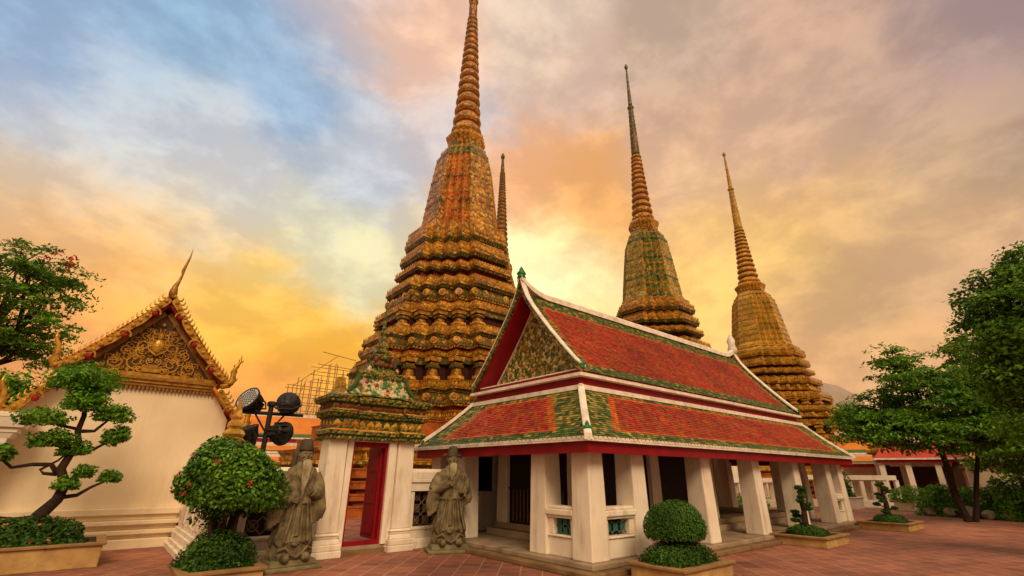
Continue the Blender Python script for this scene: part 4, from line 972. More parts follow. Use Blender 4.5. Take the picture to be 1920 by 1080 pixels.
# ------------------------------------------------------------------ stone guardians
def loft_fig(mb, secs, nfold=0, amp=0.0, n=64, ph=0.0, m='stone'):
    rings = []
    for z, rx, ry, cx, cy in secs:
        r = []
        for j in range(n):
            a = 2*math.pi*j/n
            q = 1+amp*max(0, min(1, (1.35-z)/.8))*math.sin(nfold*a+ph+z*1.5)
            r.append((cx+rx*q*math.cos(a), cy+ry*q*math.sin(a), z))
        rings.append(r)
    mb.loft(rings, m)
def guardian(name, label, loc, rz, kind):
    t = thing(name, label, 'statue', loc, rz, 'stone guardian statues')
    p = MB(); p.box(-.52, .52, -.36, .36, 0, .07, 'stoneplinth'); p.box(-.44, .44, -.30, .30, .07, .17, 'stoneplinth', .03, .03); p.build('plinth', t, bevel=.02)
    m = MB(); Zb = .15
    # robe
    loft_fig(m, [(Zb, .36, .26, 0, .02), (Zb+.10, .40, .28, 0, .02), (Zb+.30, .365, .26, 0, .02), (Zb+.60, .32, .235, 0, .01), (Zb+.90, .285, .215, 0, 0), (Zb+1.15, .27, .205, 0, 0), (Zb+1.35, .285, .205, 0, 0), (Zb+1.50, .31, .20, 0, .01), (Zb+1.60, .27, .17, 0, .02), (Zb+1.68, .15, .12, 0, 0), (Zb+1.74, .09, .09, 0, -.02)], 13, .075)
    # overskirt with a wavy edge
    def wavy(z, rx, ry, amp, k, ph): return [((rx+.012*math.sin(7*a+ph))*math.cos(a), (ry+.012*math.sin(7*a+ph))*math.sin(a)+.02, z+amp*math.sin(k*a+ph)) for a in np.linspace(0, 2*math.pi, 61)[:-1]]
    m.loft([wavy(Zb+.30, .33, .24, .0, 9, 0), wavy(Zb+.27, .405, .29, .035, 9, .6), wavy(Zb+.31, .41, .295, .035, 9, .6), wavy(Zb+.62, .335, .25, 0, 9, 0), wavy(Zb+.62, .26, .18, 0, 9, 0)], 'stone')
    # wavy front hem and shoes
    m.tube([(-.31, -.20, Zb+.17), (-.20, -.285, Zb+.235), (-.09, -.305, Zb+.12), (0, -.31, Zb+.07), (.09, -.305, Zb+.12), (.20, -.285, Zb+.235), (.31, -.20, Zb+.17)], .026, 'stone', 8)
    for sx in (-1, 1): m.sphere((sx*.19, -.265, Zb+.06), (.085, .13, .085), 'stone', 12, 8)
    # collar, belt and apron
    for sx in (-1, 1): m.tube([(sx*.17, -.10, Zb+1.60), (sx*.09, -.205, Zb+1.42), (-sx*.02, -.225, Zb+1.22)], [.03, .028, .02], 'stone', 7)
    m.tube([(.30*math.cos(a), .222*math.sin(a), Zb+.98) for a in np.linspace(math.pi, 2*math.pi, 14)], .026, 'stone', 7)
    m.tube([(-.03, -.235, Zb+.98), (-.05, -.262, Zb+.7), (-.04, -.285, Zb+.42)], [.03, .035, .045], 'stone', 7)
    # long folds down the front
    for sx, z1 in ((-.16, 1.15), (-.07, 1.25), (.03, 1.0), (.12, 1.2), (.2, 1.05)):
        m.tube([(sx*.75, -.205, Zb+z1), (sx*1.15, -.25, Zb+z1*.6), (sx*1.6, -.268, Zb+.32)], [.014, .026, .032], 'stone', 6)
    # head, tilted towards the gate
    hz = Zb+1.86
    loft_fig(m, [(hz-.17, .06, .07, 0, -.03), (hz-.13, .10, .115, 0, -.035), (hz-.05, .118, .135, 0, -.03), (hz+.04, .122, .14, 0, -.02), (hz+.12, .112, .13, 0, -.01), (hz+.18, .07, .08, 0, 0)], 0, 0, 24)
    m.sphere((0, -.168, hz-.01), (.026, .038, .045), 'stone', 8, 6)                    # nose
    for sx in (-1, 1):
        m.sphere((sx*.05, -.150, hz+.035), (.03, .018, .014), 'stone', 8, 5)           # brow / eye
        m.sphere((sx*.06, -.142, hz-.025), (.036, .03, .03), 'stone', 8, 5)            # cheek
        m.sphere((sx*.128, -.01, hz), (.02, .035, .055), 'stone', 8, 5)                # ear
        m.tube([(sx*.02, -.165, hz-.055), (sx*.06, -.165, hz-.085), (sx*.085, -.155, hz-.20), (sx*.08, -.19, hz-.36)], [.016, .02, .02, .008], 'stone', 6)   # moustache
    m2 = MB()
    # beard
    for k, sx in enumerate((-.055, -.025, .0, .03, .055)):
        L = (.55, .7, .75, .66, .5)[k] if kind == 'tall' else (.28, .34, .36, .32, .26)[k]
        m2.tube([(sx, -.150, hz-.09), (sx*1.15, -.195, hz-.2), (sx*1.0-.02, -.245, hz-.2-L*.45), (sx*.6-.05, -.262, hz-.15-L)], [.026, .028, .022, .006], 'stone_light', 7)
    m3 = MB()
    # headdress
    if kind == 'tall':
        loft_fig(m3, [(hz+.07, .135, .15, 0, -.01), (hz+.13, .14, .155, 0, 0), (hz+.21, .125, .135, 0, .01), (hz+.27, .12, .115, 0, .02), (hz+.31, .07, .07, 0, .02)], 0, 0, 24, m='stone_dark')
        m3.tube([(-.10, .06, hz+.18), (-.17, .06, hz-.05), (-.19, .03, hz-.25), (-.20, 0, hz-.42)], [.06, .06, .055, .02], 'stone_dark', 8)
        m3.tube([(.09, .08, hz+.15), (.14, .07, hz-.08), (.15, .06, hz-.22)], [.06, .05, .02], 'stone_dark', 8)
    else:
        loft_fig(m3, [(hz+.06, .132, .148, 0, -.01), (hz+.11, .138, .152, 0, -.01), (hz+.14, .125, .135, 0, 0), (hz+.24, .118, .125, 0, .01), (hz+.29, .10, .10, 0, .02), (hz+.31, .04, .04, 0, .02)], 0, 0, 24, m='stone_dark')
        for sx in (-1, 1): m3.tube([(sx*.12, .05, hz+.10), (sx*.21, .05, hz+.09), (sx*.23, .05, hz+.02)], [.03, .035, .02], 'stone_dark', 7)
        for k in range(8): m3.sphere((-.12+.034*k, -.15+.02*abs(k-3.5)*.3, hz+.075), (.022, .02, .022), 'stone_dark', 6, 4)
    # sleeves: arm tapering from the shoulder, wide hanging cuff
    def sleeve(sx, elbow, hand, hang):
        sh = (sx*.25, .02, Zb+1.50)
        m.tube([sh, ((sh[0]+elbow[0])/2+sx*.03, (sh[1]+elbow[1])/2, (sh[2]+elbow[2])/2), elbow], [.125, .135, .135], 'stone', 12)
        m.tube([elbow, ((elbow[0]+hand[0])/2, (elbow[1]+hand[1])/2-.01, (elbow[2]+hand[2])/2), hand], [.13, .115, .085], 'stone', 12)
        for k, dx in enumerate((-.06, 0, .06)):
            m.tube([(elbow[0]+dx*.7, elbow[1]-.02, elbow[2]), (elbow[0]+dx+sx*.03, elbow[1]-.04, elbow[2]-hang*.5), (elbow[0]+dx+sx*.02, elbow[1]-.03, elbow[2]-hang*(1-.08*k))], [.09, .095, .05], 'stone', 9)
        # hand: palm, four fingers closing and a thumb
        hx, hy, hz_ = hand
        m.sphere((hx-sx*.03, hy-.03, hz_+.015), (.05, .035, .055), 'stone', 10, 6)
        for k in range(4):
            zz = hz_+.05-.028*k; l = (.075, .085, .08, .06)[k]
            m.tube([(hx-sx*.05, hy-.04, zz), (hx-sx*(.05+l*.6), hy-.062, zz-.004), (hx-sx*(.05+l), hy-.045, zz-.015)], [.014, .013, .010], 'stone', 6)
        m.tube([(hx-sx*.02, hy-.05, hz_+.06), (hx-sx*.045, hy-.075, hz_+.095), (hx-sx*.065, hy-.075, hz_+.11)], [.016, .014, .010], 'stone', 6)
    if kind == 'tall':
        sleeve(-1, (-.40, -.06, Zb+1.08), (-.20, -.22, Zb+1.02), .52)
        sleeve(1, (.37, -.05, Zb+1.10), (.15, -.24, Zb+1.18), .50)
    else:
        sleeve(-1, (-.42, -.06, Zb+1.16), (-.12, -.25, Zb+1.30), .55)
        sleeve(1, (.34, -.04, Zb+1.16), (.27, -.22, Zb+1.14), .34)
        m.box(.255, .325, -.29, -.255, Zb+1.02, Zb+1.52, 'stone')     # tablet held upright
    o = m.build('figure', t, smooth=True)
    r = o.modifiers.new('remesh', 'REMESH'); r.mode = 'VOXEL'; r.voxel_size = .0095; r.use_smooth_shade = True
    sm = o.modifiers.new('smooth', 'SMOOTH'); sm.factor = .5; sm.iterations = 2
    m2.build('beard', t, smooth=True); m3.build('headdress', t, smooth=True)
    return t
guardian('guardian_statue', 'larger stone guardian with long beard and drooping sleeves left of the gate door', (3.22, 10.42, 0), rad(4), 'tall')
guardian('guardian_statue', 'stone guardian in a flat cap holding a tablet, right of the gate under the eave', (6.74, 10.36, 0), rad(-22), 'cap')

# ------------------------------------------------------------------ floodlights on a stand
t = thing('floodlight_stand', 'black pole with a cross bar carrying four floodlights above the round flowering shrub', 'floodlight stand', (2.74, 11.85, 0))
b = MB(); b.tube([(0, 0, 0), (0, 0, 3.05)], .055, 'black', 12); b.lathe([(.06, 3.05), (.10, 3.09), (.10, 3.15), (.06, 3.18)], 'black', n=12); b.lathe([(.25, 0), (.25, .04), (.08, .08)], 'black', n=16); b.build('pole', t, smooth=False)
b = MB(); b.tube([(-.62, 0, 2.90), (.72, 0, 2.92)], .038, 'black', 10); b.tube([(-.5, 0, 2.42), (.5, 0, 2.42)], .03, 'black', 10)
b.tube([(-.06, 0, 2.55), (-.3, 0, 2.88)], .02, 'black', 8); b.tube([(.06, 0, 2.55), (.3, 0, 2.88)], .02, 'black', 8); b.build('cross_bar', t)
def flood(pos, face):
    r = thing_child('floodlight', t)
def lamp_head(pos, face, s=1.0):
    f = Vector(face).normalized(); q = f.to_track_quat('Z', 'Y').to_matrix().to_4x4(); mtx = Matrix.Translation(pos)@q
    b = MB(); b.lathe([(.13*s, -.30*s), (.17*s, -.27*s), (.20*s, -.16*s), (.26*s, -.06*s), (.29*s, 0), (.30*s, .05*s), (.275*s, .06*s), (.27*s, .03*s)], 'black', n=24)
    for k in range(10):
        a = 2*math.pi*k/10; c, s_ = math.cos(a), math.sin(a)
        b.add([(c*.15*s, s_*.15*s, -.30*s), (c*.23*s, s_*.23*s, -.27*s), (c*.27*s, s_*.27*s, -.06*s), (c*.18*s, s_*.18*s, -.06*s)], [(0, 1, 2, 3)], 'black')
    b.tube([(-.33*s, 0, 0), (-.34*s, .02, -.2*s), (-.2*s, .0, -.42*s), (.2*s, 0, -.42*s), (.34*s, .02, -.2*s), (.33*s, 0, 0)], .018, 'black', 6)
    b.box(-.11*s, .11*s, -.11*s, .11*s, -.40*s, -.28*s, 'black')
    b.v = [tuple(mtx@Vector(v)) for v in b.v]; h = b.build('floodlight', t)
    g_ = MB(); g_.lathe([(.272*s, .028*s), (.272*s, .04*s), (.0, .046*s)], 'glass', n=24)
    for k in range(-4, 5):
        for l in range(-4, 5):
            if k*k+l*l < 18: g_.lathe([(.018*s, .044*s), (.018*s, .053*s), (.006, .055*s)], 'black', k*.055*s, l*.055*s, 6)
    g_.v = [tuple(mtx@Vector(v)) for v in g_.v]; g_.build('lens', h)
lamp_head((-.50, -.05, 3.18), (-.70, -.45, .42), .92)
lamp_head((.36, .05, 3.16), (.35, .85, .40), .90)
lamp_head((-.42, -.05, 2.52), (-.35, -.1, .75), .85)
lamp_head((.32, .0, 2.50), (.75, .60, -.1), .90)

# ------------------------------------------------------------------ planters and clipped shrubs
def planter(name, label, x0, x1, y0, y1, h, group='stone planters on the paving', rim='planterrim', body='planter'):
    t = thing(name, label, 'planter', ((x0+x1)/2, (y0+y1)/2, 0), 0, group); w, d = (x1-x0)/2, (y1-y0)/2
    b = MB(); b.box(-w+.05, w-.05, -d+.05, d-.05, 0, h-.05, body); b.build('body', t, bevel=.012)
    b = MB(); b.box(-w, w, -d, -d+.16, h-.05, h, rim); b.box(-w, w, d-.16, d, h-.05, h, rim); b.box(-w, -w+.16, -d+.16, d-.16, h-.05, h, rim); b.box(w-.16, w, -d+.16, d-.16, h-.05, h, rim); b.build('rim', t, bevel=.01)
    b = MB(); b.box(-w+.16, w-.16, -d+.16, d-.16, h-.06, h-.02, 'soil'); b.build('soil', t)
    return t
def hedge(name, label, c, r, n, size, m='leafd', seed=1, flowers=0, fm='pinkflower', group=None, cat='shrub', lump=.10):
    t = thing(name, label, cat, (c[0], c[1], c[2]), 0, group)
    pts, d = clump(n, (0, 0, r[2]*.1), r, seed, .6, lump, flat=-.1)
    # superellipse: square the plan a little
    sq = np.maximum(np.abs(d[:, 0]), np.abs(d[:, 1]))/np.maximum(np.hypot(d[:, 0], d[:, 1]), 1e-3); k = (1/np.maximum(sq, .7))**.6
    pts[:, 0] *= k; pts[:, 1] *= k
    leaves_mesh('foliage', pts, size, m, t, .25, outward=d*.8)
    st = MB()
    for i in range(7):
        a = i*.9; st.tube([(.1*math.cos(a), .1*math.sin(a), -.02), (r[0]*.5*math.cos(a), r[1]*.5*math.sin(a), r[2]*.6)], [.02, .008], 'bark', 5)
    st.build('stem', t)
    if flowers:
        p, d = clump(flowers, (0, 0, r[2]*.1), [q*1.04 for q in r], seed, .97, lump, flat=.05)
        p3 = np.repeat(p, 6, axis=0)+RNG.normal(size=(len(p)*6, 3))*.018
        leaves_mesh('blossom', p3, .05, fm, t, .2, outward=np.repeat(d, 6, axis=0))
    return t

# left bed with the cloud-pruned tree
planter('stone_planter', 'long ochre stone planter under the cloud pruned tree at the left edge', -3.6, .52, 12.62, 14.1, .42)
hedge('flowering_hedge', 'low leafy hedge with pink blossoms filling the long planter at left', (-.75, 13.25, .40), (1.0, .55, .42), 9000, .085, 'leafd', 3, 22, group='low hedges in planters')
hedge('flowering_hedge', 'low leafy hedge at the far left end of the long planter', (-2.5, 13.25, .40), (.95, .55, .46), 6000, .085, 'leafd', 4, 16, group='low hedges in planters')
bz = thing('cloud_pruned_tree', 'cloud pruned tree with flat leaf pads on a crooked dark trunk in the long planter', 'tree', (-.55, 13.3, .4))
o0 = Vector((-.55, 13.3, .4))
def bp(x, z, y=13.3): return Vector((x, y, z))-o0
tk = MB()
tk.tube([bp(-.70, .45), bp(-.60, .88), bp(-.42, 1.15), bp(-.38, 1.42), bp(-.52, 1.70), bp(-.44, 2.02), bp(-.38, 2.2), bp(-.46, 2.42), bp(-.44, 2.72), bp(-.5, 3.1)], [.13, .115, .095, .085, .08, .065, .055, .05, .045, .03], 'bark', 10)
def br(pts, r0): tk.tube([bp(*p) for p in pts], list(np.linspace(r0, r0*.45, len(pts))), 'bark', 7)
br([(-.42, 1.18), (-.15, 1.22), (.02, 1.36), (.26, 1.50)], .045)
br([(-.38, 1.40), (-.30, 1.52), (-.17, 1.60)], .03)
br([(-.55, 1.62), (-.68, 1.78), (-.95, 1.78), (-1.22, 1.72), (-1.45, 1.92)], .05)
br([(-.55, 1.60), (-.75, 1.62), (-.82, 1.68), (-.60, 1.86), (-.52, 1.98)], .035)
br([(-.44, 2.05), (-.10, 2.10), (.12, 2.28)], .045)
br([(-.44, 2.02), (-.62, 2.10), (-.80, 2.2)], .04)
br([(-.46, 2.42), (-.20, 2.44), (.0, 2.72)], .045)
br([(-.46, 2.46), (-.75, 2.52), (-1.0, 2.58)], .035)
br([(-.62, .86), (-.95, .84), (-1.3, .9)], .03)
tk.build('trunk', bz, smooth=True)
for i, (x, z, w, h, y) in enumerate(((-.65, 3.45, 1.40, .62, 13.3), (-.50, 3.02, .92, .55, 13.22), (-1.01, 2.62, .98, .36, 13.2), (.02, 2.79, .78, .42, 13.3), (-.77, 2.23, .94, .40, 13.25), (-.40, 2.05, .66, .28, 13.35), (.17, 2.34, .60, .44, 13.35), (-1.46, 1.97, .55, .36, 13.3), (-.17, 1.64, .46, .27, 13.3), (-.34, 1.42, .48, .26, 13.2), (.27, 1.55, .48, .27, 13.3))):
    c = bp(x, z, y); n = int(2300*w*max(h, .3)/.5)
    p, d = clump(n, c, (w*.45, w*.40, h*.58), 20+i, .35, .22, flat=-.5)
    leaves_mesh('leaf_pad', p, .075, 'leaf' if z > 2.9 else 'leafm', bz, .55, outward=d*.6)

# round flowering shrub in its planter
planter('stone_planter', 'ochre stone planter under the round flowering shrub beside the left guardian', 1.37, 2.66, 9.60, 11.0, .20)
hedge('clipped_hedge', 'low clipped green hedge ring around the stem of the round flowering shrub', (1.97, 10.30, .18), (.55, .48, .52), 8000, .06, 'leafd', 8, group='low hedges in planters')
rs = thing('flowering_shrub', 'large round topped shrub with scattered red blossoms on dark branching stems', 'shrub', (1.93, 10.35, .18))
p, d = clump(16000, (-.0, 0, 1.36), (.86, .84, .82), 31, .58, .17, flat=-.52)
p[:, :2] *= (1.06-.20*np.clip((p[:, 2]-1.0)/1.1, 0, 1))[:, None]
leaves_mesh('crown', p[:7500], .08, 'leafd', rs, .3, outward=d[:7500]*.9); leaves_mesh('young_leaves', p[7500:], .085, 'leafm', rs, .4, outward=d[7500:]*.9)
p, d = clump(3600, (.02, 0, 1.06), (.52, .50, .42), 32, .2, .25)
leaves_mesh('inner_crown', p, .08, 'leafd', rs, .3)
p, d = clump(24, (-.0, 0, 1.36), (.87, .85, .83), 31, .97, .17, flat=-.3)
p[:, :2] *= (1.06-.20*np.clip((p[:, 2]-1.0)/1.1, 0, 1))[:, None]
p3 = np.repeat(p, 9, axis=0)+RNG.normal(size=(len(p)*9, 3))*.022
leaves_mesh('blossom', p3, .055, 'flower', rs, .2, outward=np.repeat(d, 9, axis=0))
sm_ = MB(); rnd = random.Random(3)
for i in range(12):
    a = i*.55; r = rnd.uniform(.02, .14)
    sm_.tube([(r*math.cos(a), r*math.sin(a), .0), (r*1.6*math.cos(a)+.04, r*1.6*math.sin(a), .4), ((.06+r)*1.5*math.cos(a), (.06+r)*1.5*math.sin(a), .75), (.42*math.cos(a), .42*math.sin(a), 1.2)], [.045, .04, .03, .012], 'bark', 6)
sm_.build('stem', rs)

# clipped dome beside the pavilion
planter('stone_planter', 'ochre stone planter holding the clipped dome shrub at the near pavilion corner', 7.72, 9.42, 4.86, 6.02, .25)
hedge('clipped_hedge', 'square clipped hedge with pink blossoms around the dome shrub near the pavilion corner', (8.52, 5.45, .22), (.74, .50, .36), 11000, .05, 'leafd', 12, 5, group='low hedges in planters', lump=.05)
ds = thing('dome_shrub', 'clipped dome shaped shrub on a short stem at the near pavilion corner', 'shrub', (8.52, 5.45, .22))
p, d = clump(15000, (0, 0, .60), (.59, .57, .45), 41, .72, .085, flat=-.4)
leaves_mesh('crown', p, .045, 'leafd', ds, .3, outward=d*1.2)
p, d = clump(3500, (0, 0, .58), (.48, .46, .30), 42, .2, .05, flat=-.35); leaves_mesh('inner_crown', p, .06, 'leafd', ds, .3)
b = MB(); b.tube([(0, 0, -.05), (.01, 0, .25), (0, 0, .55)], [.05, .045, .05], 'bark', 8); b.build('stem', ds)

# bonsai planters along the right of the pavilion
def bonsai_planter(cx, cy, w, d, h, scale, lab1, lab2, lab3, seed):
    planter('stone_planter', lab1, cx-w, cx+w, cy-d, cy+d, h)
    hedge('clipped_hedge', lab2, (cx, cy, h-.03), (w*.55, d*.62, .30*scale), 5000, .055, 'leafd', seed, group='low hedges in planters', lump=.06)
    t = thing('bonsai_tree', lab3, 'tree', (cx, cy, h-.03), 0, 'bonsai trees in planters')
    b = MB(); b.tube([(.1, 0, 0), (-.03, 0, .35*scale), (.07, 0, .75*scale), (-.05, 0, 1.1*scale), (-.02, 0, 1.45*scale)], [.11*scale, .12*scale, .09*scale, .06*scale, .02], 'bark', 8)
    rnd = random.Random(seed); pads = []
    for k in range(9):
        z = (.35+.13*k)*scale; a = rnd.uniform(0, 6.28); r = rnd.uniform(.22, .42)*scale*(1-.05*k)
        e = (r*math.cos(a), r*math.sin(a), z+.06); b.tube([(0, 0, z-.06), (e[0]*.5, e[1]*.5, z), e], [.035*scale, .025*scale, .012], 'bark', 5); pads.append(e)
    pads.append((-.02, 0, 1.5*scale)); b.build('trunk', t)
    for k, e in enumerate(pads):
        p, d_ = clump(420, e, (.15*scale, .15*scale, .075*scale), seed+k, .3, .1); leaves_mesh('leaf_pad', p, .05, 'leafd', t, .5)
bonsai_planter(15.3, 5.75, .85, .75, .25, .78, 'low ochre planter with a small bonsai halfway along the pavilion', 'low clipped hedge under the bonsai halfway along the pavilion', 'small dark bonsai with tufted pads in front of the pavilion columns', 51)
bonsai_planter(21.9, 5.45, 1.0, .75, .25, .82, 'low ochre planter on the open paving beyond the pavilion end', 'dense clipped hedge in the planter beyond the pavilion end', 'dark upright bonsai in the planter beyond the pavilion end', 61)

# ------------------------------------------------------------------ trees
def crown_points(n, centers, radii, per, seed=0):
    """tufts on the outside and through the crown; leaves packed inside each flattened tuft, gaps between tufts"""
    r = np.random.default_rng(seed); k = max(1, n//per)
    w = np.array([a[0]*a[1]*a[2] for a in radii])**.75; w /= w.sum()
    idx = r.choice(len(centers), k, p=w)
    d = r.normal(size=(k, 3)); d[:, 2] = np.where(d[:, 2] < -.5, d[:, 2]*.5, d[:, 2]); d /= np.linalg.norm(d, axis=1)[:, None]
    q = np.where(r.uniform(size=k) < .72, r.uniform(.78, 1.08, k), r.uniform(.3, .8, k))
    return np.array(centers)[idx]+d*q[:, None]*np.array(radii)[idx], d, idx
def tree(name, label, loc, trunk, lobes, n, spray, size, m, seed, flowers=None, bark='bark', aspect=.5, group=None, flat=.4, cat='tree', tuft=.38):
    t = thing(name, label, cat, loc, 0, group)
    b = MB()
    for pts, r0, r1 in trunk: b.tube(pts, list(np.linspace(r0, r1, len(pts))), bark, 8)
    top = Vector(trunk[0][0][-1])
    for c, r in lobes:
        cv = Vector(c); mid = top.lerp(cv, .5)+Vector((0, 0, -.1*r[2])); b.tube([top, mid, cv], [trunk[0][2]*.7, trunk[0][2]*.45, .02], bark, 6)
        rr = random.Random(seed+int(c[0]*100))
        for k in range(5):
            e = cv+Vector((rr.uniform(-1, 1)*r[0]*.8, rr.uniform(-1, 1)*r[1]*.8, rr.uniform(-.6, .9)*r[2])); b.tube([mid, (mid+e)/2+Vector((0, 0, .1)), e], [trunk[0][2]*.3, .025, .008], bark, 5)
    b.build('trunk', t)
    C, d, idx = crown_points(n, [l[0] for l in lobes], [l[1] for l in lobes], spray, seed=seed)
    r = np.random.default_rng(seed+1)
    tr_ = tuft*r.uniform(.55, 1.35, len(C))
    g = r.normal(size=(len(C), spray, 3)); g /= np.linalg.norm(g, axis=2)[:, :, None]; g *= (r.uniform(0, 1, (len(C), spray))**.45)[:, :, None]
    g = g*tr_[:, None, None]; g[:, :, 2] *= flat; g[:, :, 2] -= .35*(np.hypot(g[:, :, 0], g[:, :, 1])**2)/tr_[:, None]
    P = (C[:, None, :]+g).reshape(-1, 3)
    tw = MB()
    for c, i_ in list(zip(C, idx))[::3]:
        a = Vector(lobes[i_][0]).lerp(Vector(c), .25); tw.tube([a, a.lerp(Vector(c), .6)+Vector((0, 0, .06)), Vector(c)], [.03, .018, .006], bark, 4)
    tw.build('twigs', t)
    leaves_mesh('crown', P, size, m, t, .7, outward=np.repeat(d, spray, axis=0)*.35, aspect=aspect)
    if flowers:
        fc, fr, fn, fm = flowers; p, dd_ = clump(fn, fc, fr, seed, .9, .2, flat=.2); p3 = np.repeat(p, 10, axis=0)+r.normal(size=(len(p)*10, 3))*size*.6
        leaves_mesh('blossom', p3, size*.8, fm, t, .4)
    return t
# big dense tree at the right edge
tree('leafy_tree', 'big dense round crowned tree cut by the right edge of the view', (16.6, .2, 0), [([(0, 0, 0), (.1, .1, 1.6), (-.1, 0, 3.2), (0, 0, 4.6)], .32, .18)],
     [((.2, -.5, 5.3), (1.6, 1.55, 1.6)), ((.0, .45, 5.9), (.8, .7, .7)), ((-.2, .70, 4.9), (.8, .72, .7)), ((-.2, .55, 4.0), (.9, .8, .6)), ((.1, -.6, 6.5), (1.0, 1.0, .6)), ((.5, .3, 4.0), (1.2, 1.1, .9)), ((.6, -.6, 3.2), (1.2, 1.2, .8)), ((.4, .2, 2.9), (1.2, 1.2, .7)), ((.2, -.9, 2.5), (1.0, 1.2, .6))], 42000, 70, .125, 'leafm', 71, flat=.6, tuft=.36)
# feathery tree in the middle distance
tree('feathery_tree', 'spreading feathery tree with loose fronds and a red blossom beyond the paving', (28.0, 4.3, 0), [([(0, 0, 0), (.2, .2, 1.0), (-.1, .1, 2.0), (0, .2, 3.4)], .15, .10), ([(.2, -.2, 0), (.6, -.5, 1.3), (1.0, -.9, 2.8)], .11, .07)],
     [((0, 1.6, 4.6), (1.9, 1.7, 1.0)), ((0, .3, 5.9), (1.7, 1.6, 1.2)), ((-.5, 2.3, 3.7), (1.4, 1.4, .7)), ((.2, -1.0, 5.0), (2.0, 1.8, 1.3)), ((0, -2.4, 4.0), (1.9, 1.7, 1.2)), ((-.4, .5, 3.6), (1.9, 1.7, .9)), ((-.6, -1.6, 3.3), (1.7, 1.6, .8)), ((-.6, 2.9, 4.6), (1.0, 1.0, .6)), ((.0, .9, 7.0), (.9, .8, .7))], 38000, 75, .19, 'leafm', 72, tuft=.72,
     flowers=((.0, 1.3, 6.6), (.35, .35, .3), 5, 'flower'), aspect=.40, flat=.2)
tree('leafy_tree', 'yellow green tree between the feathery tree and the dense right tree', (31, 1.6, 0), [([(0, 0, 0), (0, .1, 2), (.1, 0, 4)], .25, .15)],
     [((0, .2, 5.2), (2.2, 2.0, 1.6)), ((0, -1.6, 4.2), (2.0, 2.0, 1.6)), ((-.5, 0.5, 3.4), (1.6, 1.6, 1.0)), ((-.8, -2.2, 3.0), (2.0, 2.0, 1.1)), ((0, .6, 7.2), (1.6, 1.4, .9))], 26000, 70, .2, 'leafy', 73, bark='barkp', flat=.35, tuft=.7)
tree('leafy_tree', 'dark bushy tree low in the background right of the golden pagoda', (51, 12.0, 0), [([(0, 0, 0), (0, 0, 2), (0, .2, 3.9)], .2, .12)],
     [((0, 0, 5.3), (2.2, 2.2, 1.5)), ((.4, -2.4, 5.2), (2.4, 2.4, 1.4))], 9000, 60, .28, 'leafm', 74, tuft=.8)
# flame tree on the left
tree('flame_tree', 'spreading flame tree with orange red blossoms behind the temple at the left edge', (-4.6, 25.5, 0), [([(0, 0, 0), (.2, 0, 2.5), (.4, 0, 4.8)], .35, .22)],
     [((.3, .2, 9.3), (2.0, 1.8, .85)), ((1.6, .0, 8.5), (1.2, 1.2, .7)), ((.2, 0, 7.9), (1.9, 1.8, .8)), ((1.0, 0, 6.9), (1.6, 1.5, .7)), ((-.2, 0, 6.3), (1.9, 1.7, .9)), ((1.2, .2, 5.9), (1.4, 1.2, .6)), ((-2.0, 0, 8.0), (2.0, 1.8, 1.8))], 21000, 75, .18, 'leafm', 75, tuft=.62,
     flowers=((.4, 0, 9.35), (1.5, 1.2, .7), 18, 'flower'), aspect=.40, flat=.22)
tree('leafy_tree', 'bright green bushy tree behind the lower left temple roof', (-3.6, 21.5, 0), [([(0, 0, 0), (0, 0, 1.6), (.1, 0, 3.0)], .18, .12)],
     [((.2, 0, 3.7), (1.4, 1.3, .75)), ((.9, 0, 4.2), (.9, .9, .45)), ((-.8, 0, 4.0), (1.2, 1.1, .8))], 9000, 60, .16, 'leaf', 76, flat=.4, tuft=.45)

# shrub bed with boulders at the right
rnd = random.Random(9)
for i, (x, y, r, h, m, lab) in enumerate(((31.2, 5.4, 1.1, .95, 'leaf', 'bright green bush at the left end of the boulder edged bed'), (31.5, 3.9, 1.2, 1.05, 'leaf', 'rounded green bush in the middle of the boulder edged bed'), (30.6, 2.9, 1.0, 1.2, 'leaf', 'taller green bush right of the middle of the boulder edged bed'), (30.2, 1.6, 1.15, 1.0, 'leafd', 'dark low bush in front of the black leaved shrub'), (31.5, 1.3, 1.5, 2.2, 'leafd', 'tall dark leaved shrub under the right tree'), (31, -.6, 1.5, 1.3, 'leafd', 'dark bush at the right edge of the boulder edged bed'))):
    hedge('bush', lab, (x, y, 0), (r*.85, r*.85, h*1.3), 4200, .17, m, 80+i, lump=.2, group='bushes in the boulder edged bed')
rl = ['pale boulder at the left corner of the shrub bed', 'broad low boulder second from the left along the bed', 'pointed brown boulder edging the shrub bed', 'rounded pale boulder at the middle of the bed edge', 'dark flat boulder right of the middle of the bed edge', 'tall pale boulder below the dark shrub', 'small boulder between two larger ones at right', 'long boulder near the right edge of view', 'cracked boulder at the far right of the bed']
for i, lb in enumerate(rl):
    f = i/8; x = 30.6-1.2*f+rnd.uniform(-.15, .15); y = 5.9-5.4*f
    b = MB(); s = rnd.uniform(.22, .38)
    rings = []
    for k in range(6):
        th = math.pi*(k+.05)/5.1; rings.append([(s*1.25*math.sin(th)*math.cos(a)*rnd.uniform(.8, 1.15), s*math.sin(th)*math.sin(a)*rnd.uniform(.8, 1.15), s*.62-s*.8*math.cos(th)*rnd.uniform(.9, 1.05)) for a in np.linspace(0, 2*math.pi, 9)[:-1]])
    b.loft(rings, 'rock'); o = b.build('boulder', None); o.location = (x, y, 0); tag(o, lb, 'boulder', 'boulders along the bed')

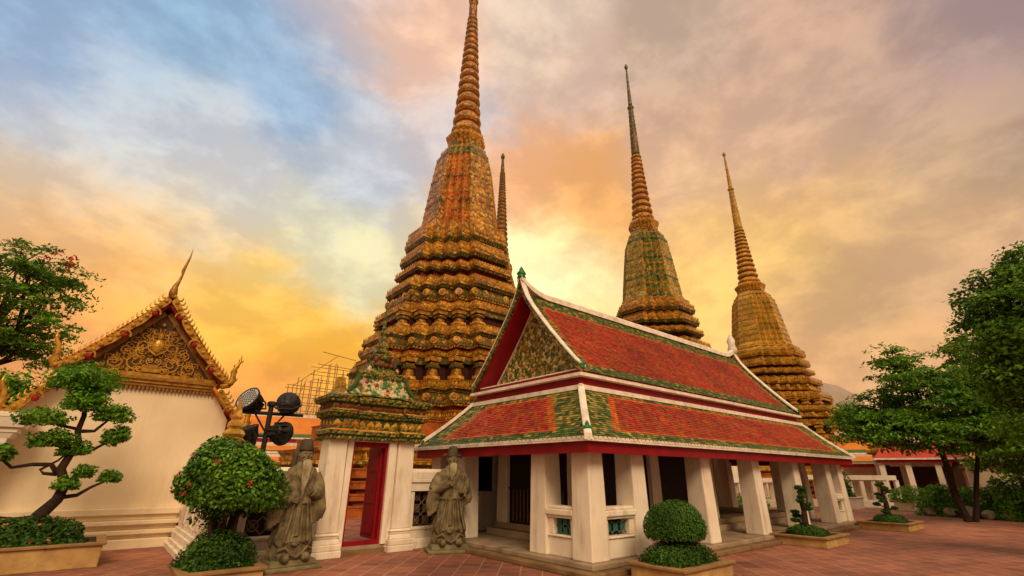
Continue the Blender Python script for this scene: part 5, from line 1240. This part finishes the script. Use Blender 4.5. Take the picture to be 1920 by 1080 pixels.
# ------------------------------------------------------------------ background buildings
def tiered_roof_hall(name, label, loc, rz, L, zs, mroof, wallh, group=None):
    """long hall seen from the side: wall, tiers of glazed roof with white ridges and red fascias"""
    t = thing(name, label, 'building', loc, rz, group)
    b = MB(); b.box(-L/2, L/2, 0, 4, 0, wallh, 'white'); b.build('wall', t)
    y = -.6; 
    for k, (z0, z1, y0, y1) in enumerate(zs):
        b = MB(); b.loft([[(-L/2-.4, y0, z0), (L/2+.4, y0, z0), (L/2+.4, y0, z0+.08), (-L/2-.4, y0, z0+.08)], [(-L/2, y1, z1), (L/2, y1, z1), (L/2, y1, z1+.08), (-L/2, y1, z1+.08)]], mroof)
        q = .14; b.loft([[(-L/2-.4, y0-.01, z0+.09), (L/2+.4, y0-.01, z0+.09), (L/2+.4, y0-.01, z0+.1), (-L/2-.4, y0-.01, z0+.1)], [(-L/2-.38, y0+(y1-y0)*q, z0+(z1-z0)*q+.09), (L/2+.38, y0+(y1-y0)*q, z0+(z1-z0)*q+.09), (L/2+.38, y0+(y1-y0)*q, z0+(z1-z0)*q+.1), (-L/2-.38, y0+(y1-y0)*q, z0+(z1-z0)*q+.1)]], 'greenbg')
        rf = b.build('roof', t)
        b = MB(); b.box(-L/2-.42, L/2+.42, y0-.06, y0, z0-.02, z0+.07, 'trim'); b.box(-L/2-.3, L/2+.3, y0+.0, y0+.1, z0-.26, z0-.02, 'red'); b.build('fascia', rf)
        b = MB(); b.box(-L/2-.1, L/2+.1, y1-.08, y1+.15, z1, z1+.20, 'trim'); b.build('ridge', rf)
    return t
tiered_roof_hall('cloister_hall', 'hall with bright orange tiered roof behind the floodlights left of the gate', (8.2, 32.8, 0), rad(-18), 6.6, [(1.9, 2.45, -2.6, -1.6), (2.7, 3.1, -1.5, -1.0), (3.55, 4.95, -.9, .8)], 'orangebg', 3.2, 'background halls')
tiered_roof_hall('cloister_hall', 'hall with orange tiered roof beyond the far end of the pavilion', (45.2, 9.0, 0), rad(-80), 8.5, [(2.55, 3.05, -1.9, -1.3), (3.25, 4.75, -1.1, .5)], 'orangebg', 2.5, 'background halls')
# small red roofed pavilion under the feathery tree
t = thing('garden_pavilion', 'low pavilion with a red roof and white ridge behind the feathery tree', 'pavilion', (40, 7.6, 0), rad(-75))
b = MB(); b.loft([[(-2.3, -1.8, 2.75), (2.3, -1.8, 2.75), (2.3, 2.2, 2.75), (-2.3, 2.2, 2.75)], [(-1.6, -.3, 3.75), (1.6, -.3, 3.75), (1.6, .7, 3.75), (-1.6, .7, 3.75)]], 'redbg'); b.build('roof', t)
b = MB(); b.box(-2.35, 2.35, -1.86, -1.79, 2.66, 2.76, 'trim'); b.box(-1.7, 1.7, -.36, -.2, 3.75, 3.95, 'trim'); b.box(-2.2, 2.2, -1.78, -1.7, 2.5, 2.66, 'red'); b.build('fascia', t)
b = MB(); b.box(-1.4, 1.4, -.2, .6, 3.95, 4.25, 'red'); b.box(-1.5, 1.5, -.25, .65, 4.25, 2.3, 'trim'); b.build('upper_band', t)
for x in (-2.0, -.7, .7, 2.0):
    b = MB(); b.box(x-.14, x+.14, -1.6, -1.32, 0, 2.6, 'white'); b.build('column', t)
b = MB(); b.box(-2.1, 2.1, 1.6, 1.8, 0, 2.6, 'interior'); b.build('wall', t)
tree('leafy_tree', 'low dark spreading tree hiding the halls at the right edge', (34, -1.0, 0), [([(0, 0, 0), (.1, 0, 1), (0, .1, 2)], .18, .12)],
     [((0, .6, 2.6), (1.6, 1.8, .8)), ((0, -1.5, 2.4), (1.8, 2.0, 1.0)), ((-.4, -.4, 1.8), (1.4, 1.6, .7)), ((0, 2.2, 3.2), (1.3, 1.4, .7))], 13000, 60, .2, 'leafd', 77, flat=.4, tuft=.6)
tree('leafy_tree', 'bushy green tree closing the gap beside the red roofed pavilion', (39, 3.2, 0), [([(0, 0, 0), (.1, 0, 1), (0, .1, 2)], .16, .1)],
     [((0, .2, 2.6), (1.5, 1.6, 1.0)), ((0, -1.6, 2.8), (1.6, 1.8, 1.2)), ((0, .6, 3.8), (1.2, 1.3, .8))], 9000, 60, .24, 'leafm', 78, flat=.4, tuft=.65)
tiered_roof_hall('cloister_hall', 'hall with brown tiled roof low behind the right hand bushes', (46, 2.6, 0), rad(-78), 3.4, [(2.9, 4.3, -1.6, .2)], 'redroof', 2.8, 'background halls')
t = thing('boundary_wall', 'long cream boundary wall behind the bushes at the right', 'wall', (43, 5.5, 0), rad(-102)); b = MB(); b.box(0, 18, 0, .3, 0, 2.3, 'cream'); b.build('masonry', t); b = MB(); b.box(-.1, 18.1, -.08, .38, 2.3, 2.45, 'redroof'); b.build('coping', t)
# white gate with a gilded crown
t = thing('white_gate', 'white gate tower with a golden stepped crown beyond the pavilion', 'gate', (41.5, 9.4, 0), rad(-75))
b = MB(); b.box(-.95, -.35, -.4, .6, 0, 3.0, 'white', .04, .04); b.box(.35, .95, -.4, .6, 0, 3.0, 'white', .04, .04); b.box(-.95, .95, -.4, .6, 2.4, 3.1, 'white'); b.build('tower', t)
b = MB(); b.loft([ring_at(s_, z_, redent(.5, 2)) for s_, z_ in ((1.1, 3.1), (1.25, 3.2), (1.25, 3.4), (.9, 3.5), (.95, 3.8), (.7, 3.9), (.75, 4.2), (.45, 4.3), (.5, 4.6), (.2, 4.8), (.1, 5.4), (.02, 6.0))], 'chedi_yellow'); b.build('crown', t)
# white balustrade and steps
def stone_rail(label, p0, p1, h, n):
    p0, p1 = Vector(p0), Vector(p1); d = p1-p0; t = thing('stone_balustrade', label, 'balustrade', p0, math.atan2(d.y, d.x), 'white stone balustrades'); L = d.length
    b = MB(); b.box(0, L, -.16, .16, 0, h*.22, 'white'); b.box(0, L, -.18, .18, h*.85, h, 'white'); b.build('rail', t)
    for k in range(n+1):
        x = L*k/n; b = MB(); b.box(x-.10, x+.10, -.12, .12, h*.22, h*.85, 'white'); b.build('baluster', t)
    return t
stone_rail('white stone balustrade just beyond the far end of the pavilion', (33.5, 12.2, 0), (36.5, 8.3, 0), 1.75, 8)
stone_rail('white stone balustrade seen between the pavilion columns', (23.2, 13.4, 0), (32.5, 13.0, 0), 1.55, 12)
t = thing('white_wall', 'tall plain white wall seen between the pavilion columns', 'wall', (30, 15.5, 0)); b = MB(); b.box(-2.5, 3.5, 0, .5, 0, 2.6, 'white'); b.box(-2.6, 3.6, -.1, .6, 2.6, 2.8, 'white'); b.build('masonry', t)
planter('stone_planter', 'pale planter box by the white balustrade beyond the pavilion', 32.2, 33.6, 9.3, 10.8, .62, body='white', rim='white')
hedge('dome_shrub', 'dark pruned shrub standing in the pale planter by the balustrade', (32.9, 10.0, .6), (.6, .6, 1.3), 2500, .12, 'leafd', 91, lump=.3)
planter('stone_planter', 'pale planter with a round bush in front of the white gate', 33.8, 35.4, 6.6, 8.1, .5, body='cream', rim='white')
hedge('dome_shrub', 'round green bush in the pale planter before the white gate', (34.6, 7.35, .45), (.95, .95, .75), 3000, .11, 'leafm', 92, lump=.05)
hedge('dome_shrub', 'round green bush seen between the pavilion columns', (24.3, 11.3, .3), (.7, .7, .8), 2500, .10, 'leafm', 93, lump=.06)
# wrapped pagoda
t = thing('wrapped_pagoda', 'grey sheet covered dome behind the golden pagoda', 'pagoda', (71.5, 22.2, 0))
b = MB(); b.lathe([(6.2, 0), (6.0, 6), (5.4, 9), (4.3, 11.2), (2.6, 12.6), (1.0, 13.2), (.1, 13.4)], 'sheet', n=40); b.build('sheeting', t, smooth=True)
# scaffolding
t = thing('scaffolding', 'bamboo scaffolding frame with ragged poles rising left of the gate crown', 'scaffolding', (12.3, 38.2, 0))
rnd = random.Random(4); b = MB(); xs = np.linspace(-2.2, 2.6, 9)
top = lambda x: 8.2+1.6*max(0, min(1, (x+1.5)/2.6))
for x in xs:
    for y in (0, 1.4):
        b.tube([(x, y, 0), (x+rnd.uniform(-.06, .06), y, top(x)+rnd.uniform(-.4, .7))], .035, 'bamboo', 5)
for z in np.arange(1.0, 10.2, .62):
    x1 = 2.7; x0 = -2.4 if z < 8.2 else -.6
    for y in (0, 1.4): b.tube([(x0-rnd.uniform(0, .3), y, z), (x1+rnd.uniform(0, .4), y, z+rnd.uniform(-.08, .08))], .028, 'bamboo', 5)
for x in xs[:-1:2]:
    b.tube([(x, 0, 5.5), (x+.9, 0, 8.4)], .025, 'bamboo', 5); b.tube([(x, 1.4, 3.5), (x+.9, 1.4, 6.4)], .025, 'bamboo', 5)
b.tube([(-2.2, 0, 7.8), (.9, 0, 10.6)], .03, 'bamboo', 5); b.tube([(-.4, 0, 10.7), (2.4, 0, 10.4)], .03, 'bamboo', 5)
o = b.build('pole_frame', t)
b = MB(); b.loft([ring_at(s_, z_, redent(.5, 2)) for s_, z_ in ((1.6, 0), (1.6, 5.2), (1.2, 5.6), (1.3, 6.4), (.9, 6.8), (1.0, 7.4), (.5, 8.0), (.3, 9.0))], 'chedi_yellow')
b.v = [(v[0]+1.6, v[1]+.7, v[2]) for v in b.v]; pc = b.build('small_pagoda'); pc.location = (12.3, 38.2, 0); tag(pc, 'small golden pagoda inside the bamboo scaffolding', 'pagoda')
